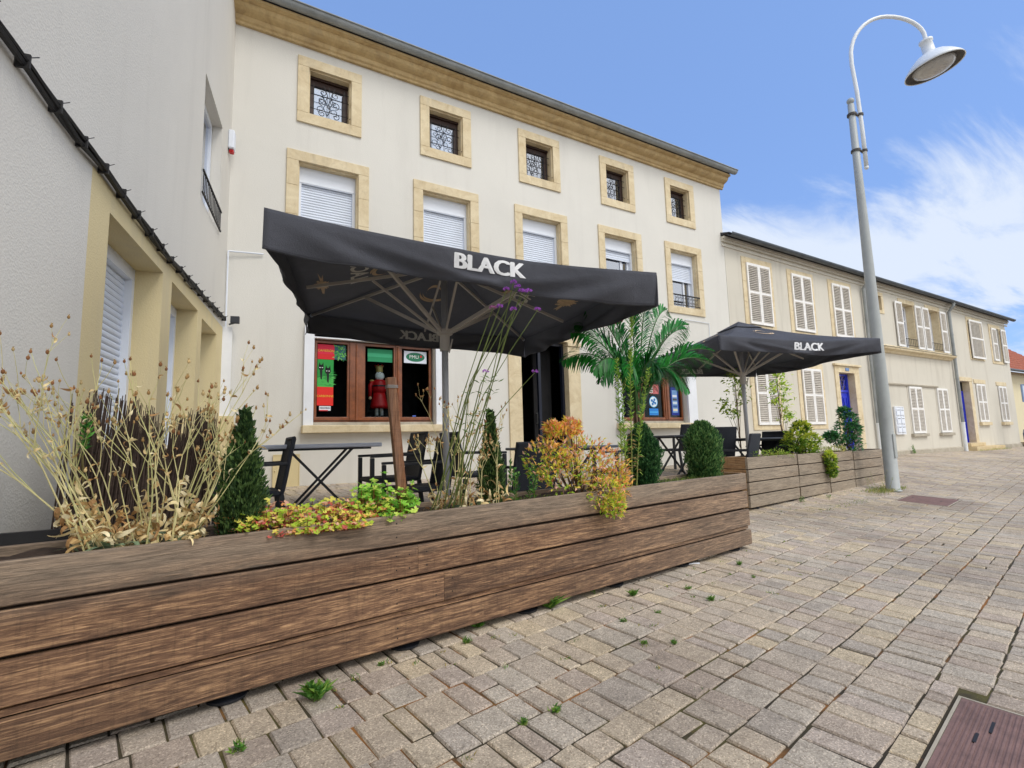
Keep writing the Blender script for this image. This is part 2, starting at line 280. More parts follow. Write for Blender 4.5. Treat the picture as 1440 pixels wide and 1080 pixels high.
# ------------------------------------------------------------------ mesh helpers
class MB:
    def __init__(s): s.v = []; s.f = []; s.c = []; s.mi = []; s.col = (1, 1, 1); s.m = 0
    def add(s, vs, fs, col=None):
        o = len(s.v); s.v += [tuple(v) for v in vs]; s.f += [tuple(i+o for i in f) for f in fs]
        s.c += [col or s.col]*len(fs); s.mi += [s.m]*len(fs); return s
    def box(s, x0, x1, y0, y1, z0, z1, col=None):
        if x1 < x0: x0, x1 = x1, x0
        if y1 < y0: y0, y1 = y1, y0
        if z1 < z0: z0, z1 = z1, z0
        vs = [(x, y, z) for z in (z0, z1) for y in (y0, y1) for x in (x0, x1)]
        return s.add(vs, [(0, 2, 3, 1), (4, 5, 7, 6), (0, 1, 5, 4), (2, 6, 7, 3), (0, 4, 6, 2), (1, 3, 7, 5)], col)
    def cbox(s, x0, x1, y0, y1, z0, z1, b=.006, col=None):     # chamfered box
        vs = []; 
        X = (x0, x0+b, x1-b, x1); Y = (y0, y0+b, y1-b, y1); Z = (z0, z0+b, z1-b, z1)
        idx = {}
        def V(i, j, k):
            if (i, j, k) not in idx: idx[(i, j, k)] = len(vs); vs.append((X[i], Y[j], Z[k]))
            return idx[(i, j, k)]
        fs = [(V(1,1,0),V(1,2,0),V(2,2,0),V(2,1,0)), (V(1,1,3),V(2,1,3),V(2,2,3),V(1,2,3)),
              (V(1,0,1),V(2,0,1),V(2,0,2),V(1,0,2)), (V(1,3,1),V(1,3,2),V(2,3,2),V(2,3,1)),
              (V(0,1,1),V(0,1,2),V(0,2,2),V(0,2,1)), (V(3,1,1),V(3,2,1),V(3,2,2),V(3,1,2))]
        e = lambda a, b_, c, d: fs.append((V(*a), V(*b_), V(*c), V(*d)))
        for i0, i1 in ((1, 2),):
            e((i0,1,0),(i1,1,0),(i1,0,1),(i0,0,1)); e((i0,2,0),(i0,3,1),(i1,3,1),(i1,2,0)); e((i0,1,3),(i0,0,2),(i1,0,2),(i1,1,3)); e((i0,2,3),(i1,2,3),(i1,3,2),(i0,3,2))
            e((1,i0,0),(0,i0,1),(0,i1,1),(1,i1,0)); e((2,i0,0),(2,i1,0),(3,i1,1),(3,i0,1)); e((1,i0,3),(1,i1,3),(0,i1,2),(0,i0,2)); e((2,i0,3),(3,i0,2),(3,i1,2),(2,i1,3))
            e((1,0,i0),(1,0,i1),(0,1,i1),(0,1,i0)); e((2,0,i0),(3,1,i0),(3,1,i1),(2,0,i1)); e((1,3,i0),(0,2,i0),(0,2,i1),(1,3,i1)); e((2,3,i0),(2,3,i1),(3,2,i1),(3,2,i0))
        for i, a in ((1, 0), (2, 3)):
            for j, b_ in ((1, 0), (2, 3)):
                for k, c in ((1, 0), (2, 3)): fs.append((V(i, j, c), V(i, b_, k), V(a, j, k)))
        return s.add(vs, fs, col)
    def obox(s, c, ux, uy, uz, a, b, h, col=None):
        c = Vector(c); ux = Vector(ux); uy = Vector(uy); uz = Vector(uz)
        vs = [c + ux*i*a + uy*j*b + uz*k*h for k in (-1, 1) for j in (-1, 1) for i in (-1, 1)]
        return s.add(vs, [(0, 2, 3, 1), (4, 5, 7, 6), (0, 1, 5, 4), (2, 6, 7, 3), (0, 4, 6, 2), (1, 3, 7, 5)], col)
    def bar(s, p0, p1, w, h, up=(0, 0, 1), col=None):
        p0 = Vector(p0); p1 = Vector(p1); d = (p1-p0); L = d.length; d.normalize(); up = Vector(up)
        if abs(d.dot(up)) > .99: up = Vector((0, 1, 0))
        sx = d.cross(up).normalized(); uz = sx.cross(d).normalized()
        return s.obox((p0+p1)/2, d, sx, uz, L/2, w/2, h/2, col)
    def tube(s, pts, r, n=8, col=None, caps=True):
        pts = [Vector(p) for p in pts]; k = len(pts); rs = r if hasattr(r, '__len__') else [r]*k
        vs = []; prev = None
        for i, p in enumerate(pts):
            d = (pts[min(i+1, k-1)]-pts[max(i-1, 0)])
            if d.length < 1e-9: d = Vector((0, 0, 1))
            d.normalize()
            if prev is None: a = d.cross(Vector((0, 0, 1)) if abs(d.z) < .9 else Vector((1, 0, 0))).normalized()
            else:
                a = prev - d*prev.dot(d)
                a = a.normalized() if a.length > 1e-6 else d.orthogonal().normalized()
            prev = a; b = d.cross(a)
            vs += [p + (a*cos(2*pi*j/n) + b*sin(2*pi*j/n))*rs[i] for j in range(n)]
        fs = [(i*n+j, i*n+(j+1) % n, (i+1)*n+(j+1) % n, (i+1)*n+j) for i in range(k-1) for j in range(n)]
        if caps: fs += [tuple(range(n))[::-1], tuple(range((k-1)*n, k*n))]
        return s.add(vs, fs, col)
    def lathe(s, prof, n=24, c=(0, 0, 0), col=None, a0=0):
        k = len(prof); vs = [(c[0]+r*cos(2*pi*j/n+a0), c[1]+r*sin(2*pi*j/n+a0), c[2]+z) for r, z in prof for j in range(n)]
        fs = [(i*n+j, i*n+(j+1) % n, (i+1)*n+(j+1) % n, (i+1)*n+j) for i in range(k-1) for j in range(n)]
        return s.add(vs, fs, col)
    def ball(s, c, r, n=8, m=6, col=None):
        r = r if hasattr(r, '__len__') else (r, r, r); c = Vector(c)
        vs = [c+Vector((0, 0, -r[2]))] + [c+Vector((r[0]*cos(2*pi*j/n)*cos(-pi/2+pi*i/m), r[1]*sin(2*pi*j/n)*cos(-pi/2+pi*i/m), r[2]*sin(-pi/2+pi*i/m))) for i in range(1, m) for j in range(n)] + [c+Vector((0, 0, r[2]))]
        fs = [(0, 1+(j+1) % n, 1+j) for j in range(n)] + [(1+i*n+j, 1+i*n+(j+1) % n, 1+(i+1)*n+(j+1) % n, 1+(i+1)*n+j) for i in range(m-2) for j in range(n)]
        e = 1+(m-1)*n; fs += [(1+(m-2)*n+j, 1+(m-2)*n+(j+1) % n, e) for j in range(n)]
        return s.add(vs, fs, col)
    def prism(s, poly, y0, y1, col=None):                      # polygon in (x, z), extruded along y
        n = len(poly); vs = [(x, y0, z) for x, z in poly] + [(x, y1, z) for x, z in poly]
        return s.add(vs, [tuple(range(n)), tuple(range(n, 2*n))[::-1]] + [(i, n+i, n+(i+1) % n, (i+1) % n) for i in range(n)], col)
    def sweep_x(s, prof, x0, x1, col=None):                    # profile in (y, z) swept along x
        n = len(prof); vs = [(x0, y, z) for y, z in prof] + [(x1, y, z) for y, z in prof]
        return s.add(vs, [tuple(range(n))[::-1], tuple(range(n, 2*n))] + [(i, (i+1) % n, n+(i+1) % n, n+i) for i in range(n)], col)
    def leaf(s, b, d, L, W, nrm=None, bend=.2, col=None):
        b = Vector(b); d = Vector(d).normalized()
        if nrm is None: nrm = Vector((random.uniform(-1, 1), random.uniform(-1, 1), random.uniform(.2, 1)))
        sd = d.cross(nrm)
        sd = sd.normalized() if sd.length > 1e-4 else d.orthogonal().normalized()
        up = sd.cross(d)
        mid = b + d*L*.45 + up*L*bend*.4; tip = b + d*L - up*L*bend*.35
        return s.add([b, mid+sd*W/2+up*W*.12, tip, mid-sd*W/2+up*W*.12, mid], [(0, 1, 4), (1, 2, 4), (0, 4, 3), (4, 2, 3)], col)
    def frame(s, x0, x1, z0, z1, l, r, t, b, y0, y1, col=None):  # rectangular frame of four butted bars
        if b: s.box(x0, x1, y0, y1, z0, z0+b, col)
        if t: s.box(x0, x1, y0, y1, z1-t, z1, col)
        s.box(x0, x0+l, y0, y1, z0+b, z1-t, col); s.box(x1-r, x1, y0, y1, z0+b, z1-t, col); return s
    def build(s, name, mats, parent=None, smooth=False, loc=None, rz=0, bevel=0, flip=False, recalc=False):
        me = bpy.data.meshes.new(name); me.from_pydata(s.v, [], s.f)
        if isinstance(mats, str): mats = [mats]
        for mm in mats: me.materials.append(MATS[mm])
        if len(mats) > 1: me.polygons.foreach_set('material_index', s.mi)
        ca = me.color_attributes.new('Col', 'FLOAT_COLOR', 'CORNER')
        arr = np.ones((len(me.loops), 4), np.float32)
        cnt = np.array([len(f) for f in s.f]); arr[:, :3] = np.repeat(np.array([c[:3] for c in s.c], np.float32), cnt, axis=0)
        ca.data.foreach_set('color', arr.ravel())
        if smooth: me.polygons.foreach_set('use_smooth', [True]*len(me.polygons))
        me.validate(); me.update()
        o = bpy.data.objects.new(name, me); COL.objects.link(o)
        if parent: o.parent = parent
        if loc is not None: o.location = loc
        o.rotation_euler.z = rz
        if bevel:
            b = o.modifiers.new('bevel', 'BEVEL'); b.width = bevel; b.segments = 2; b.limit_method = 'ANGLE'; b.angle_limit = R(40)
        return o
def tag(o, label=None, cat=None, group=None, kind=None):
    if label: o['label'] = label
    if cat: o['category'] = cat
    if group: o['group'] = group
    if kind: o['kind'] = kind
    return o
def empty(name, loc, rz=0, label=None, cat=None, group=None):
    o = bpy.data.objects.new(name, None); COL.objects.link(o); o.location = loc; o.rotation_euler.z = rz; o.empty_display_size = .2
    return tag(o, label, cat, group)
def copy_tree(o, parent=None):
    c = o.copy(); COL.objects.link(c); c.parent = parent
    for ch in list(o.children): copy_tree(ch, c)
    return c
_tc = {}
def text_geo(txt, size, extrude=.002, bold=.0, align='CENTER'):
    key = (txt, size, extrude, bold)
    if key in _tc: return _tc[key]
    cu = bpy.data.curves.new('lettering', 'FONT'); cu.body = txt; cu.size = size; cu.extrude = extrude; cu.offset = bold; cu.align_x = align; cu.align_y = 'CENTER'
    cu.resolution_u = 3
    ob = bpy.data.objects.new('lettering_source', cu); me = bpy.data.meshes.new_from_object(ob)
    vs = [tuple(v.co) for v in me.vertices]; fs = [tuple(p.vertices) for p in me.polygons]
    bpy.data.objects.remove(ob); bpy.data.meshes.remove(me); bpy.data.curves.remove(cu)
    _tc[key] = (vs, fs); return vs, fs
def put_text(mb, txt, size, fn, extrude=.002, bold=0, col=None):   # fn maps (x, y, depth) of the letters into the mesh
    vs, fs = text_geo(txt, size, extrude, bold); mb.add([fn(*v) for v in vs], fs, col)
# ------------------------------------------------------------------ the ground
def base_z(X): return float(np.interp(X, [-12, .8, 9, 18.5, 24, 30, 60, 300], [-.5, -.56, -.62, -.75, -.80, -.81, -.9, -1.2]))
def drop(Y): return float(np.interp(Y, [-200, -40, -8, -6.5, -5.2, -3.85, -2.4, -1, 0, 6], [1.6, 1.2, .58, .52, .46, .37, .16, .05, 0, 0]))
def ground(X, Y): return base_z(X) - drop(Y)
CO = Vector((2.742, -7.02)); A10 = R(10.5); cu_ = Vector((cos(A10), sin(A10))); cv_ = Vector((-sin(A10), cos(A10)))
covers = [(CO, .92, .60), (Vector((9.62, -4.12)), .95, .6)]      # corner, length back along the course, width towards the viewer
def in_cover(x, y):
    for c, L, W in covers:
        d = Vector((x, y))-c; a = -d.dot(cu_); b = -d.dot(cv_)
        if -.012 < a < L+.012 and -.012 < b < W+.012: return True
    return False
def pavers():
    rnd = random.Random(7); mb = MB()
    pal = [srgb(184, 174, 161), srgb(180, 171, 159), srgb(189, 178, 162), srgb(176, 169, 160), srgb(192, 181, 163), srgb(183, 173, 164), srgb(186, 179, 168), srgb(178, 167, 156), srgb(196, 184, 162)]
    v = -10.5
    while v < 1.5:
        wv = rnd.choice([.135, .165, .18, .18, .21, .235]); u = -3.5+rnd.random()*.2
        while u < 42:
            wu = rnd.choice([.09, .115, .13, .14, .14, .155, .18]) if u < 20 else rnd.choice([.22, .3])
            subs = [(v, wv)]
            if rnd.random() < .10 and wv > .18: subs = [(v, wv/2), (v+wv/2, wv/2)]
            for vv, ww in subs:
                cx_, cy_ = u+wu/2, vv+ww/2; X = cx_*cu_.x+cy_*cv_.x; Y = cx_*cu_.y+cy_*cv_.y
                if Y > .05 or Y < -9.6 or X < -1.6: continue
                if X < tan9*Y-.1: continue
                g = .0025+rnd.random()*.003; ch = .006; tw = [rnd.uniform(-.0045, .0045) for _ in range(8)]
                ua, ub, va, vb = u+g, u+wu-g, vv+g, vv+ww-g; drop_ = False
                for c, CL, CW in covers:           # blocks are cut to fit round the cover plates
                    c1, c0_ = c.dot(cu_)+.014, c.dot(cu_)-CL-.014; e1, e0_ = c.dot(cv_)+.014, c.dot(cv_)-CW-.014
                    if ub > c0_ and ua < c1 and vb > e0_ and va < e1:
                        cuts_ = sorted([(c0_-ua, 0), (ub-c1, 1), (e0_-va, 2), (vb-e1, 3)], reverse=True)
                        if cuts_[0][0] < .012: drop_ = True; break
                        if cuts_[0][1] == 0: ub = c0_
                        elif cuts_[0][1] == 1: ua = c1
                        elif cuts_[0][1] == 2: vb = e0_
                        else: va = e1
                        tw = [0]*8
                if drop_: continue
                q = [(ua+tw[0], va+tw[1]), (ub+tw[2], va+tw[3]), (ub+tw[4], vb+tw[5]), (ua+tw[6], vb+tw[7])]; cx_, cy_ = (ua+ub)/2, (va+vb)/2
                dz = rnd.uniform(-.003, .003); vs = []
                for lvl in (0, 1, 2):
                    for (a, b) in q:
                        if lvl == 2: a += (cx_-a)/max(wu, .01)*2*ch; b += (cy_-b)/max(ww, .01)*2*ch
                        x = a*cu_.x+b*cv_.x; y = a*cu_.y+b*cv_.y
                        vs.append((x, y, ground(x, y)+(-.03, -.007, 0)[lvl]+dz+rnd.uniform(-.0012, .0012)))
                k = rnd.uniform(.86, 1.06)*float(np.interp(cx_*cu_.x+cy_*cv_.x, [1.2, 4, 9, 13], [.96, 1.2, 1.12, 1.0])); c = [a_*b_ for a_, b_ in zip(rnd.choice(pal)[:3], (1.04, .995, .955))]   # unapplied tone factor along the street, lowest at the left; c = tuple(x*k for x in c[:3])
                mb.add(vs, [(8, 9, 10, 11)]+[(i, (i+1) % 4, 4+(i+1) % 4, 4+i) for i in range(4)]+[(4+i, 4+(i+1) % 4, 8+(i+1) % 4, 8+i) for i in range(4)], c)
            u += wu
        v += wv
    return mb
tan9 = math.tan(R(9))
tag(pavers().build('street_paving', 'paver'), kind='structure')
mb = MB()
xs = [-60, -30, -12, -6, -3, 0, .8, 3, 6, 9, 12, 15, 18.5, 21, 24, 27, 30, 36, 44, 60, 120, 300]; ys = [-200, -80, -40, -25, -15, -11, -8, -6.5, -5.2, -4.5, -3.85, -3, -2.4, -1.7, -1, -.4, 0, 1, 6, 30, 120]
mb.add([(x, y, ground(x, y)-.008) for y in ys for x in xs], [(j*len(xs)+i, j*len(xs)+i+1, (j+1)*len(xs)+i+1, (j+1)*len(xs)+i) for j in range(len(ys)-1) for i in range(len(xs)-1)])
tag(mb.build('ground', 'joint', smooth=True), kind='structure')
# farther paving beyond the modelled blocks
mb = MB()
def sheet(x0, x1, y0, y1, nx, ny, dz):
    o = []
    X = np.linspace(x0, x1, nx+1); Y = np.linspace(y0, y1, ny+1)
    mb.add([(x, y, ground(x, y)+dz) for y in Y for x in X], [(j*(nx+1)+i, j*(nx+1)+i+1, (j+1)*(nx+1)+i+1, (j+1)*(nx+1)+i) for j in range(ny) for i in range(nx)])
sheet(-10, 44, -60, -11.5, 40, 20, -.004); sheet(42, 160, -11.5, 1.5, 20, 12, -.004)
tag(mb.build('road', 'far_paving', smooth=True), kind='structure')
for i, (c, L, W) in enumerate(covers):
    mb = MB(); zc = ground(c.x-.4, c.y-.2)
    def P(a, b, z): x = c.x-cu_.x*a-cv_.x*b; y = c.y-cu_.y*a-cv_.y*b; return (x, y, ground(x, y)+z)
    def slab(mb, a0, a1, b0, b1, z0, z1):
        mb.add([P(a, b, z) for z in (z0, z1) for b in (b0, b1) for a in (a0, a1)], [(0, 1, 3, 2), (4, 6, 7, 5), (0, 4, 5, 1), (2, 3, 7, 6), (0, 2, 6, 4), (1, 5, 7, 3)])
    slab(mb, .012, L-.012, .012, W-.012, -.02, -.001)
    k = 0; b = .03
    while b < W-.035:
        slab(mb, .03, L-.03, b, b+.008, -.002, .0025); b += .0165
    o = mb.build('utility_cover', 'rust_cover')
    tag(o, ['ribbed rust-pink cast cover plate set in the paving at the bottom right corner', 'small rusty cover plate in the paving at the foot of the street lamp'][i], 'cover', 'cast cover plates in the paving')
    f = MB(); slab(f, 0, L, 0, .01, -.02, 0); slab(f, 0, L, W-.01, W, -.02, 0); slab(f, 0, .01, .01, W-.01, -.02, 0); slab(f, L-.01, L, .01, W-.01, -.02, 0); f.build('rim', 'grey_stone', o)
    h = MB(); slab(h, .30, .38, .09, .10, -.001, .0035); slab(h, .16, .26, .12, .13, -.001, .0035); slab(h, .40, .50, .44, .45, -.001, .0035); h.build('lifting_slot', 'iron', o)
# ------------------------------------------------------------------ building helpers
def wall_front(mb, x0, x1, z0, z1, ops, y=0):
    X = sorted({x0, x1, *[v for o in ops for v in o[:2]]}); Z = sorted({z0, z1, *[v for o in ops for v in o[2:4]]})
    for a, b in zip(X, X[1:]):
        for c, d in zip(Z, Z[1:]):
            if not any(o[0] <= (a+b)/2 <= o[1] and o[2] <= (c+d)/2 <= o[3] for o in ops): mb.add([(a, y, c), (b, y, c), (b, y, d), (a, y, d)], [(0, 1, 2, 3)])
def reveals(mb, ops, y0, y1):
    for x0, x1, z0, z1 in [o[:4] for o in ops]:
        mb.add([(x0, y0, z0), (x1, y0, z0), (x1, y0, z1), (x0, y0, z1), (x0, y1, z0), (x1, y1, z0), (x1, y1, z1), (x0, y1, z1)], [(0, 4, 5, 1), (1, 5, 6, 2), (2, 6, 7, 3), (3, 7, 4, 0)])
def shell(mb, x0, x1, y0, y1, z0, z1):
    mb.add([(x0, y0, z0), (x1, y0, z0), (x1, y1, z0), (x0, y1, z0), (x0, y0, z1), (x1, y0, z1), (x1, y1, z1), (x0, y1, z1)], [(1, 2, 6, 5), (2, 3, 7, 6), (3, 0, 4, 7), (4, 5, 6, 7)])
def surround(mb, x0, x1, z0, z1, wl, wr, wt, wb, proud=.03, deep=.24, joints=True, rebate=.02):
    h = z1-z0
    if wb: mb.cbox(x0, x1, -proud, deep, z0, z0+wb, .004)
    mb.cbox(x0, x1, -proud, deep, z1-wt, z1, .004)
    a, b = z0+wb, z1-wt
    js = [a, b] if not joints or h < 1.4 else [a, a+(b-a)*.36, a+(b-a)*.7, b]
    for p, q in zip(js, js[1:]):
        for l, r in ((x0, x0+wl), (x1-wr, x1)): mb.cbox(l, r, -proud, deep, p+.0015, q-.0015, .004)
    if rebate:  # thin inner lip
        mb.box(x0+wl, x1-wr, .02, deep, z1-wt-rebate, z1-wt-.001); mb.box(x0+wl, x0+wl+rebate, .02, deep, a, b-rebate); mb.box(x1-wr-rebate, x1-wr, .02, deep, a, b-rebate)
def roller(mb, x0, x1, z0, z1, y, pitch=.045):
    n = max(1, int((z1-z0)/pitch)); p = (z1-z0)/n
    for i in range(n):
        a = z0+i*p; mb.add([(x0, y, a+.004), (x1, y, a+.004), (x1, y-.007, a+p*.35), (x0, y-.007, a+p*.35), (x1, y-.007, a+p*.7), (x0, y-.007, a+p*.7), (x1, y, a+p), (x0, y, a+p), (x0, y+.004, a+p+.004), (x1, y+.004, a+p+.004)], [(0, 1, 2, 3), (3, 2, 4, 5), (5, 4, 6, 7), (7, 6, 9, 8)])
def louvre(mb, x0, x1, z0, z1, y, n=None, mid=True, th=.035):
    """louvred shutter leaf: white frame (material 0) and greyer slats (material 1)"""
    st = .05; rl = .07; mb.m = 0
    mb.box(x0, x0+st, y-th, y, z0, z1); mb.box(x1-st, x1, y-th, y, z0, z1)
    zm = z0+(z1-z0)*.52; rails = [(z0, z0+rl), (zm-.03, zm+.03), (z1-rl, z1)]
    for a, b in rails: mb.box(x0+st, x1-st, y-th+.003, y-.003, a, b)
    mb.m = 1
    for a, b in ((z0+rl, zm-.03), (zm+.03, z1-rl)):
        k = int((b-a)/.048)
        for i in range(k):
            c = a+(i+.5)*(b-a)/k; mb.add([(x0+st, y-th+.004, c-.018), (x1-st, y-th+.004, c-.018), (x1-st, y-.006, c+.018), (x0+st, y-.006, c+.018), (x0+st, y-th+.004, c-.010), (x1-st, y-th+.004, c-.010), (x1-st, y-.006, c+.026), (x0+st, y-.006, c+.026)], [(0, 1, 2, 3), (7, 6, 5, 4), (0, 4, 5, 1), (2, 6, 7, 3)])
    mb.m = 0
def spiral(mb, cx_, cz, r, y, turns=1.2, a0=0, w=.006, sg=1):
    pts = []
    for i in range(15):
        t_ = i/14; a = a0+sg*t_*turns*2*pi; rr = r*(1-.75*t_); pts.append((cx_+rr*cos(a), y, cz+rr*sin(a)))
    mb.tube(pts, w, 5)
# ------------------------------------------------------------------ the cafe building
ATT = [1.382, 3.416, 5.463, 7.552, 9.564]
B = empty('cafe_building', (0, 0, 0), 0, 'three-storey cream rendered cafe building with sandstone window surrounds and a deep sandstone cornice', 'building')
att = [(x-.5, x+.5, 5.108, 6.236) for x in ATT]; row = [(x-.63, x+.63, 2.893, 4.615) for x in ATT]
BW = (1.2, 3.16, .32, 1.68); DO = (4.6, 6.27, -.75, 2.2); W2 = (7.35, 9.36, .32, 1.68)
mb = MB(); ops = att+row+[BW, DO, W2]
wall_front(mb, -.3, 11.12, -1.2, 6.6, ops); reveals(mb, [BW, W2, DO], 0, .3); shell(mb, -.3, 11.12, 0, 8, -1.2, 6.6)
mb.build('wall', 'stucco_main', B)
mb = MB(); mb.box(-.2, 11.0, 2.6, 2.7, -1.1, 6.5); mb.box(-.2, 11.0, .3, 2.6, -.72, -.62); mb.box(-.2, 11, .3, 2.6, 2.55, 2.65); mb.box(-.2, 11, .3, 2.6, 4.8, 4.9); mb.build('interior', 'interior_dark', B)
mb = MB(); mb.sweep_x([(0.0, 6.41), (-.05, 6.41), (-.05, 6.45), (-.075, 6.47), (-.09, 6.53), (-.16, 6.555), (-.20, 6.58), (-.225, 6.62), (-.225, 6.645), (-.30, 6.66), (-.30, 6.70), (0, 6.72)], -.2, 11.2)
mb.build('cornice', 'cornice_stone', B)
mb = MB(); g = [( -.36+.075*cos(a), 6.775+.075*sin(a)) for a in [pi+pi*i/10 for i in range(11)]]; g2 = [(-.36+.068*cos(a), 6.775+.068*sin(a)) for a in [2*pi-pi*i/10 for i in range(11)]]
mb.sweep_x(g+g2, -.2, 11.32); mb.sweep_x([(-.445+.012*cos(a), 6.782+.012*sin(a)) for a in [2*pi*i/8 for i in range(8)]], -.2, 11.32)
for i in range(24): mb.sweep_x([(-.36+.079*cos(a), 6.775+.079*sin(a)) for a in [pi+pi*i_/10 for i_ in range(11)]]+[(-.36+.0755*cos(a), 6.775+.0755*sin(a)) for a in [2*pi-pi*i_/10 for i_ in range(11)]], .1+i*.48, .112+i*.48)
mb.build('gutter', 'zinc', B)
mb = MB(); mb.add([(-.2, -.34, 6.79), (11.3, -.34, 6.79), (11.3, 4, 8.3), (-.2, 4, 8.3), (11.3, 8.3, 6.79), (-.2, 8.3, 6.79)], [(0, 1, 2, 3), (3, 2, 4, 5), (1, 4, 2), (0, 3, 5)]); mb.box(-.2, 11.3, -.34, -.30, 6.72, 6.80)
mb.build('roof', 'slate', B)
def attic(x):
    wd = MB(); wd.frame(x-.33, x+.33, 5.285, 6.07, .10, .10, .15, .07, .165, .225); wd.box(x-.33, x+.33, .13, .165, 6.01, 6.07)
    wd.box(x+.225, x+.235, .16, .168, 5.35, 5.9)
    o = wd.build('window', 'dark_brown', B)
    s = MB(); surround(s, x-.5, x+.5, 5.108, 6.236, .17, .17, .165, .175); s.build('surround', 'sandstone', o)
    g = MB(); g.box(x-.24, x+.24, .195, .205, 5.35, 5.93); g.build('glass', 'glass_sky', o)
    c = MB(); c.add([(x-.24+i*.06, .26+.012*(i % 2), z) for z in (5.3, 5.99) for i in range(9)], [(i, i+1, i+10, i+9) for i in range(8)]); c.build('curtain', 'curtain', o)
    g = MB(); y = .10
    for z in (5.36, 5.47, 5.72, 5.86): g.tube([(x-.31, y, z), (x+.31, y, z)], .006, 5)
    for dx in (-.24, 0, .24): g.tube([(x+dx, y, 5.3), (x+dx, y, 5.92)], .005, 5)
    for sg in (-1, 1):
        spiral(g, x+sg*.10, 5.79, .06, y, 1.2, pi/2, .006, sg); spiral(g, x+sg*.10, 5.62, .07, y, 1.2, -pi/2, .006, sg); spiral(g, x+sg*.11, 5.42, .06, y, 1.2, pi/2, .006, -sg)
        g.tube([(x, y, 5.52), (x+sg*.06, y, 5.66), (x+sg*.02, y, 5.74), (x+sg*.09, y, 5.92)], .006, 5)
    g.tube([(x+.315, .0, 5.4), (x+.315, y, 5.4)], .006, 5); g.build('grille', 'iron', o)
for x in ATT: attic(x)
def bedroom(x, zbot, k):
    x0, x1 = x-.44, x+.44
    fr = MB(); fr.box(x0-.02, x1+.02, .12, .24, 4.17, 4.45); fr.box(x0-.02, x0+.045, .12, .24, 3.04, 4.17); fr.box(x1-.045, x1+.02, .12, .24, 3.04, 4.17)
    fr.box(x0-.02, x1+.02, .112, .12, 4.17, 4.19)
    o = fr.build('window', 'white_pvc', B)
    s = MB(); surround(s, x-.63, x+.63, 2.893, 4.615, .17, .17, .165, .17); s.build('surround', 'sandstone', o)
    r = MB(); r.box(x0, x1, .118, .126, 4.155, 4.168); roller(r, x0+.045, x1-.045, zbot, 4.165, .165, .042)
    r.m = 0; r.box(x0+.045, x1-.045, .15, .175, zbot-.03, zbot); r.build('roller_shutter', 'shutter_slat', o)
    if zbot > 3.2:
        g = MB(); g.frame(x0+.045, x1-.045, 3.06, 4.15, .05, .06, .06, .07, .19, .235); g.box(x+.14, x+.19, .19, .235, 3.13, 4.09); g.build('sash', 'white_pvc', o)
        g = MB(); g.box(x0+.09, x1-.1, .21, .215, 3.12, 4.1); g.build('glass', 'glass_sky', o)
        g = MB()
        for i in range(7): g.box(x0+.06, x+.15, .30, .31, 3.12+i*.14, 3.20+i*.14)
        g.box(x+.2, x1-.06, .3, .31, 3.1, 4.1); g.build('blind', 'blind_blue', o)
        g = MB(); y = -.02
        for z in (3.10, 3.33): g.box(x0-.03, x1+.03, y-.008, y+.008, z, z+(.016 if z < 3.2 else .03))
        for i in range(9):
            a = x0+.05+i*.0975; g.tube([(a, y, 3.1), (a, y, 3.33)], .005, 5)
            if i < 8: spiral(g, a+.049, 3.27, .032, y, 1.1, 0, .0045, 1); spiral(g, a+.049, 3.17, .032, y, 1.1, pi, .0045, -1)
        g.build('guard_rail', 'iron', o)
for i, x in enumerate(ATT): bedroom(x, [3.08, 3.08, 3.08, 4.0, 3.78][i], i)
# shop window with a white shutter-box frame, wooden casements and posters
def shopwin(x0, x1, main):
    o = MB(); y0, y1 = .10, .17
    a, b = x0+.02, x1-.03
    if main: splits = [(a, 1.765), (1.955, 2.515), (2.565, 3.135)]
    else: splits = [(a, 8.0), (8.06, 8.76), (8.86, 9.335)]
    o.frame(a-.01, b+.01, .37, 1.66, .03, .03, .03, .03, y0+.02, y1+.02)
    for p, q in splits: o.frame(p+.01, q-.01, .40, 1.64, .035, .035, .035, .05, y0, y1-.003)
    for (p, q), (r_, s_) in zip(splits, splits[1:]): o.box(q-.01, r_+.01, y0-.018, y1-.01, .40, 1.64); o.tube([((q+r_)/2, y0-.02, .40), ((q+r_)/2, y0-.02, 1.62)], .018, 8)
    o = o.build('window', 'brown_wood', B, bevel=.003)
    for p, q in splits:
        g = MB(); g.box(p+.04, q-.04, .135, .141, .445, 1.61); g.build('pane', 'glass_shop', o)
    f = MB(); e = .14
    f.prism([(x0-e, .32), (x0, .32), (x0, 1.80), (x0-.03, 1.86), (x0-.045, 1.96), (x0-.10, 1.96), (x0-e+.01, 1.86), (x0-e, 1.80)], -.05, -.001)
    f.prism([(x1, .32), (x1+e, .32), (x1+e, 1.80), (x1+e-.03, 1.86), (x1+.09, 1.96), (x1+.04, 1.96), (x1+.01, 1.86), (x1, 1.80)], -.05, -.001)
    f.box(x0, x1, .0, .1, 1.66, 1.80); f.box(x0, x1, -.03, 0, 1.755, 1.80); f.build('white_trim', 'white_paint', o)
    s = MB(); s.cbox(x0-e-.02, x1+.14, -.14, .1, .20, .315, .008); s.build('sill', 'sandstone', o); s = MB(); s.box(x0, x1, .1, .3, .27, .37); s.build('inner_sill', 'grey_stone', o)
    c = MB(); c.box(x0, x1, .9, .92, .3, 1.7); c.build('backdrop', 'interior_dark', o); return o
WM = shopwin(1.2, 3.16, True); WR = shopwin(7.35, 9.36, False)
def paperobj(nm, mb, parent): return mb.build(nm, 'paper', parent)
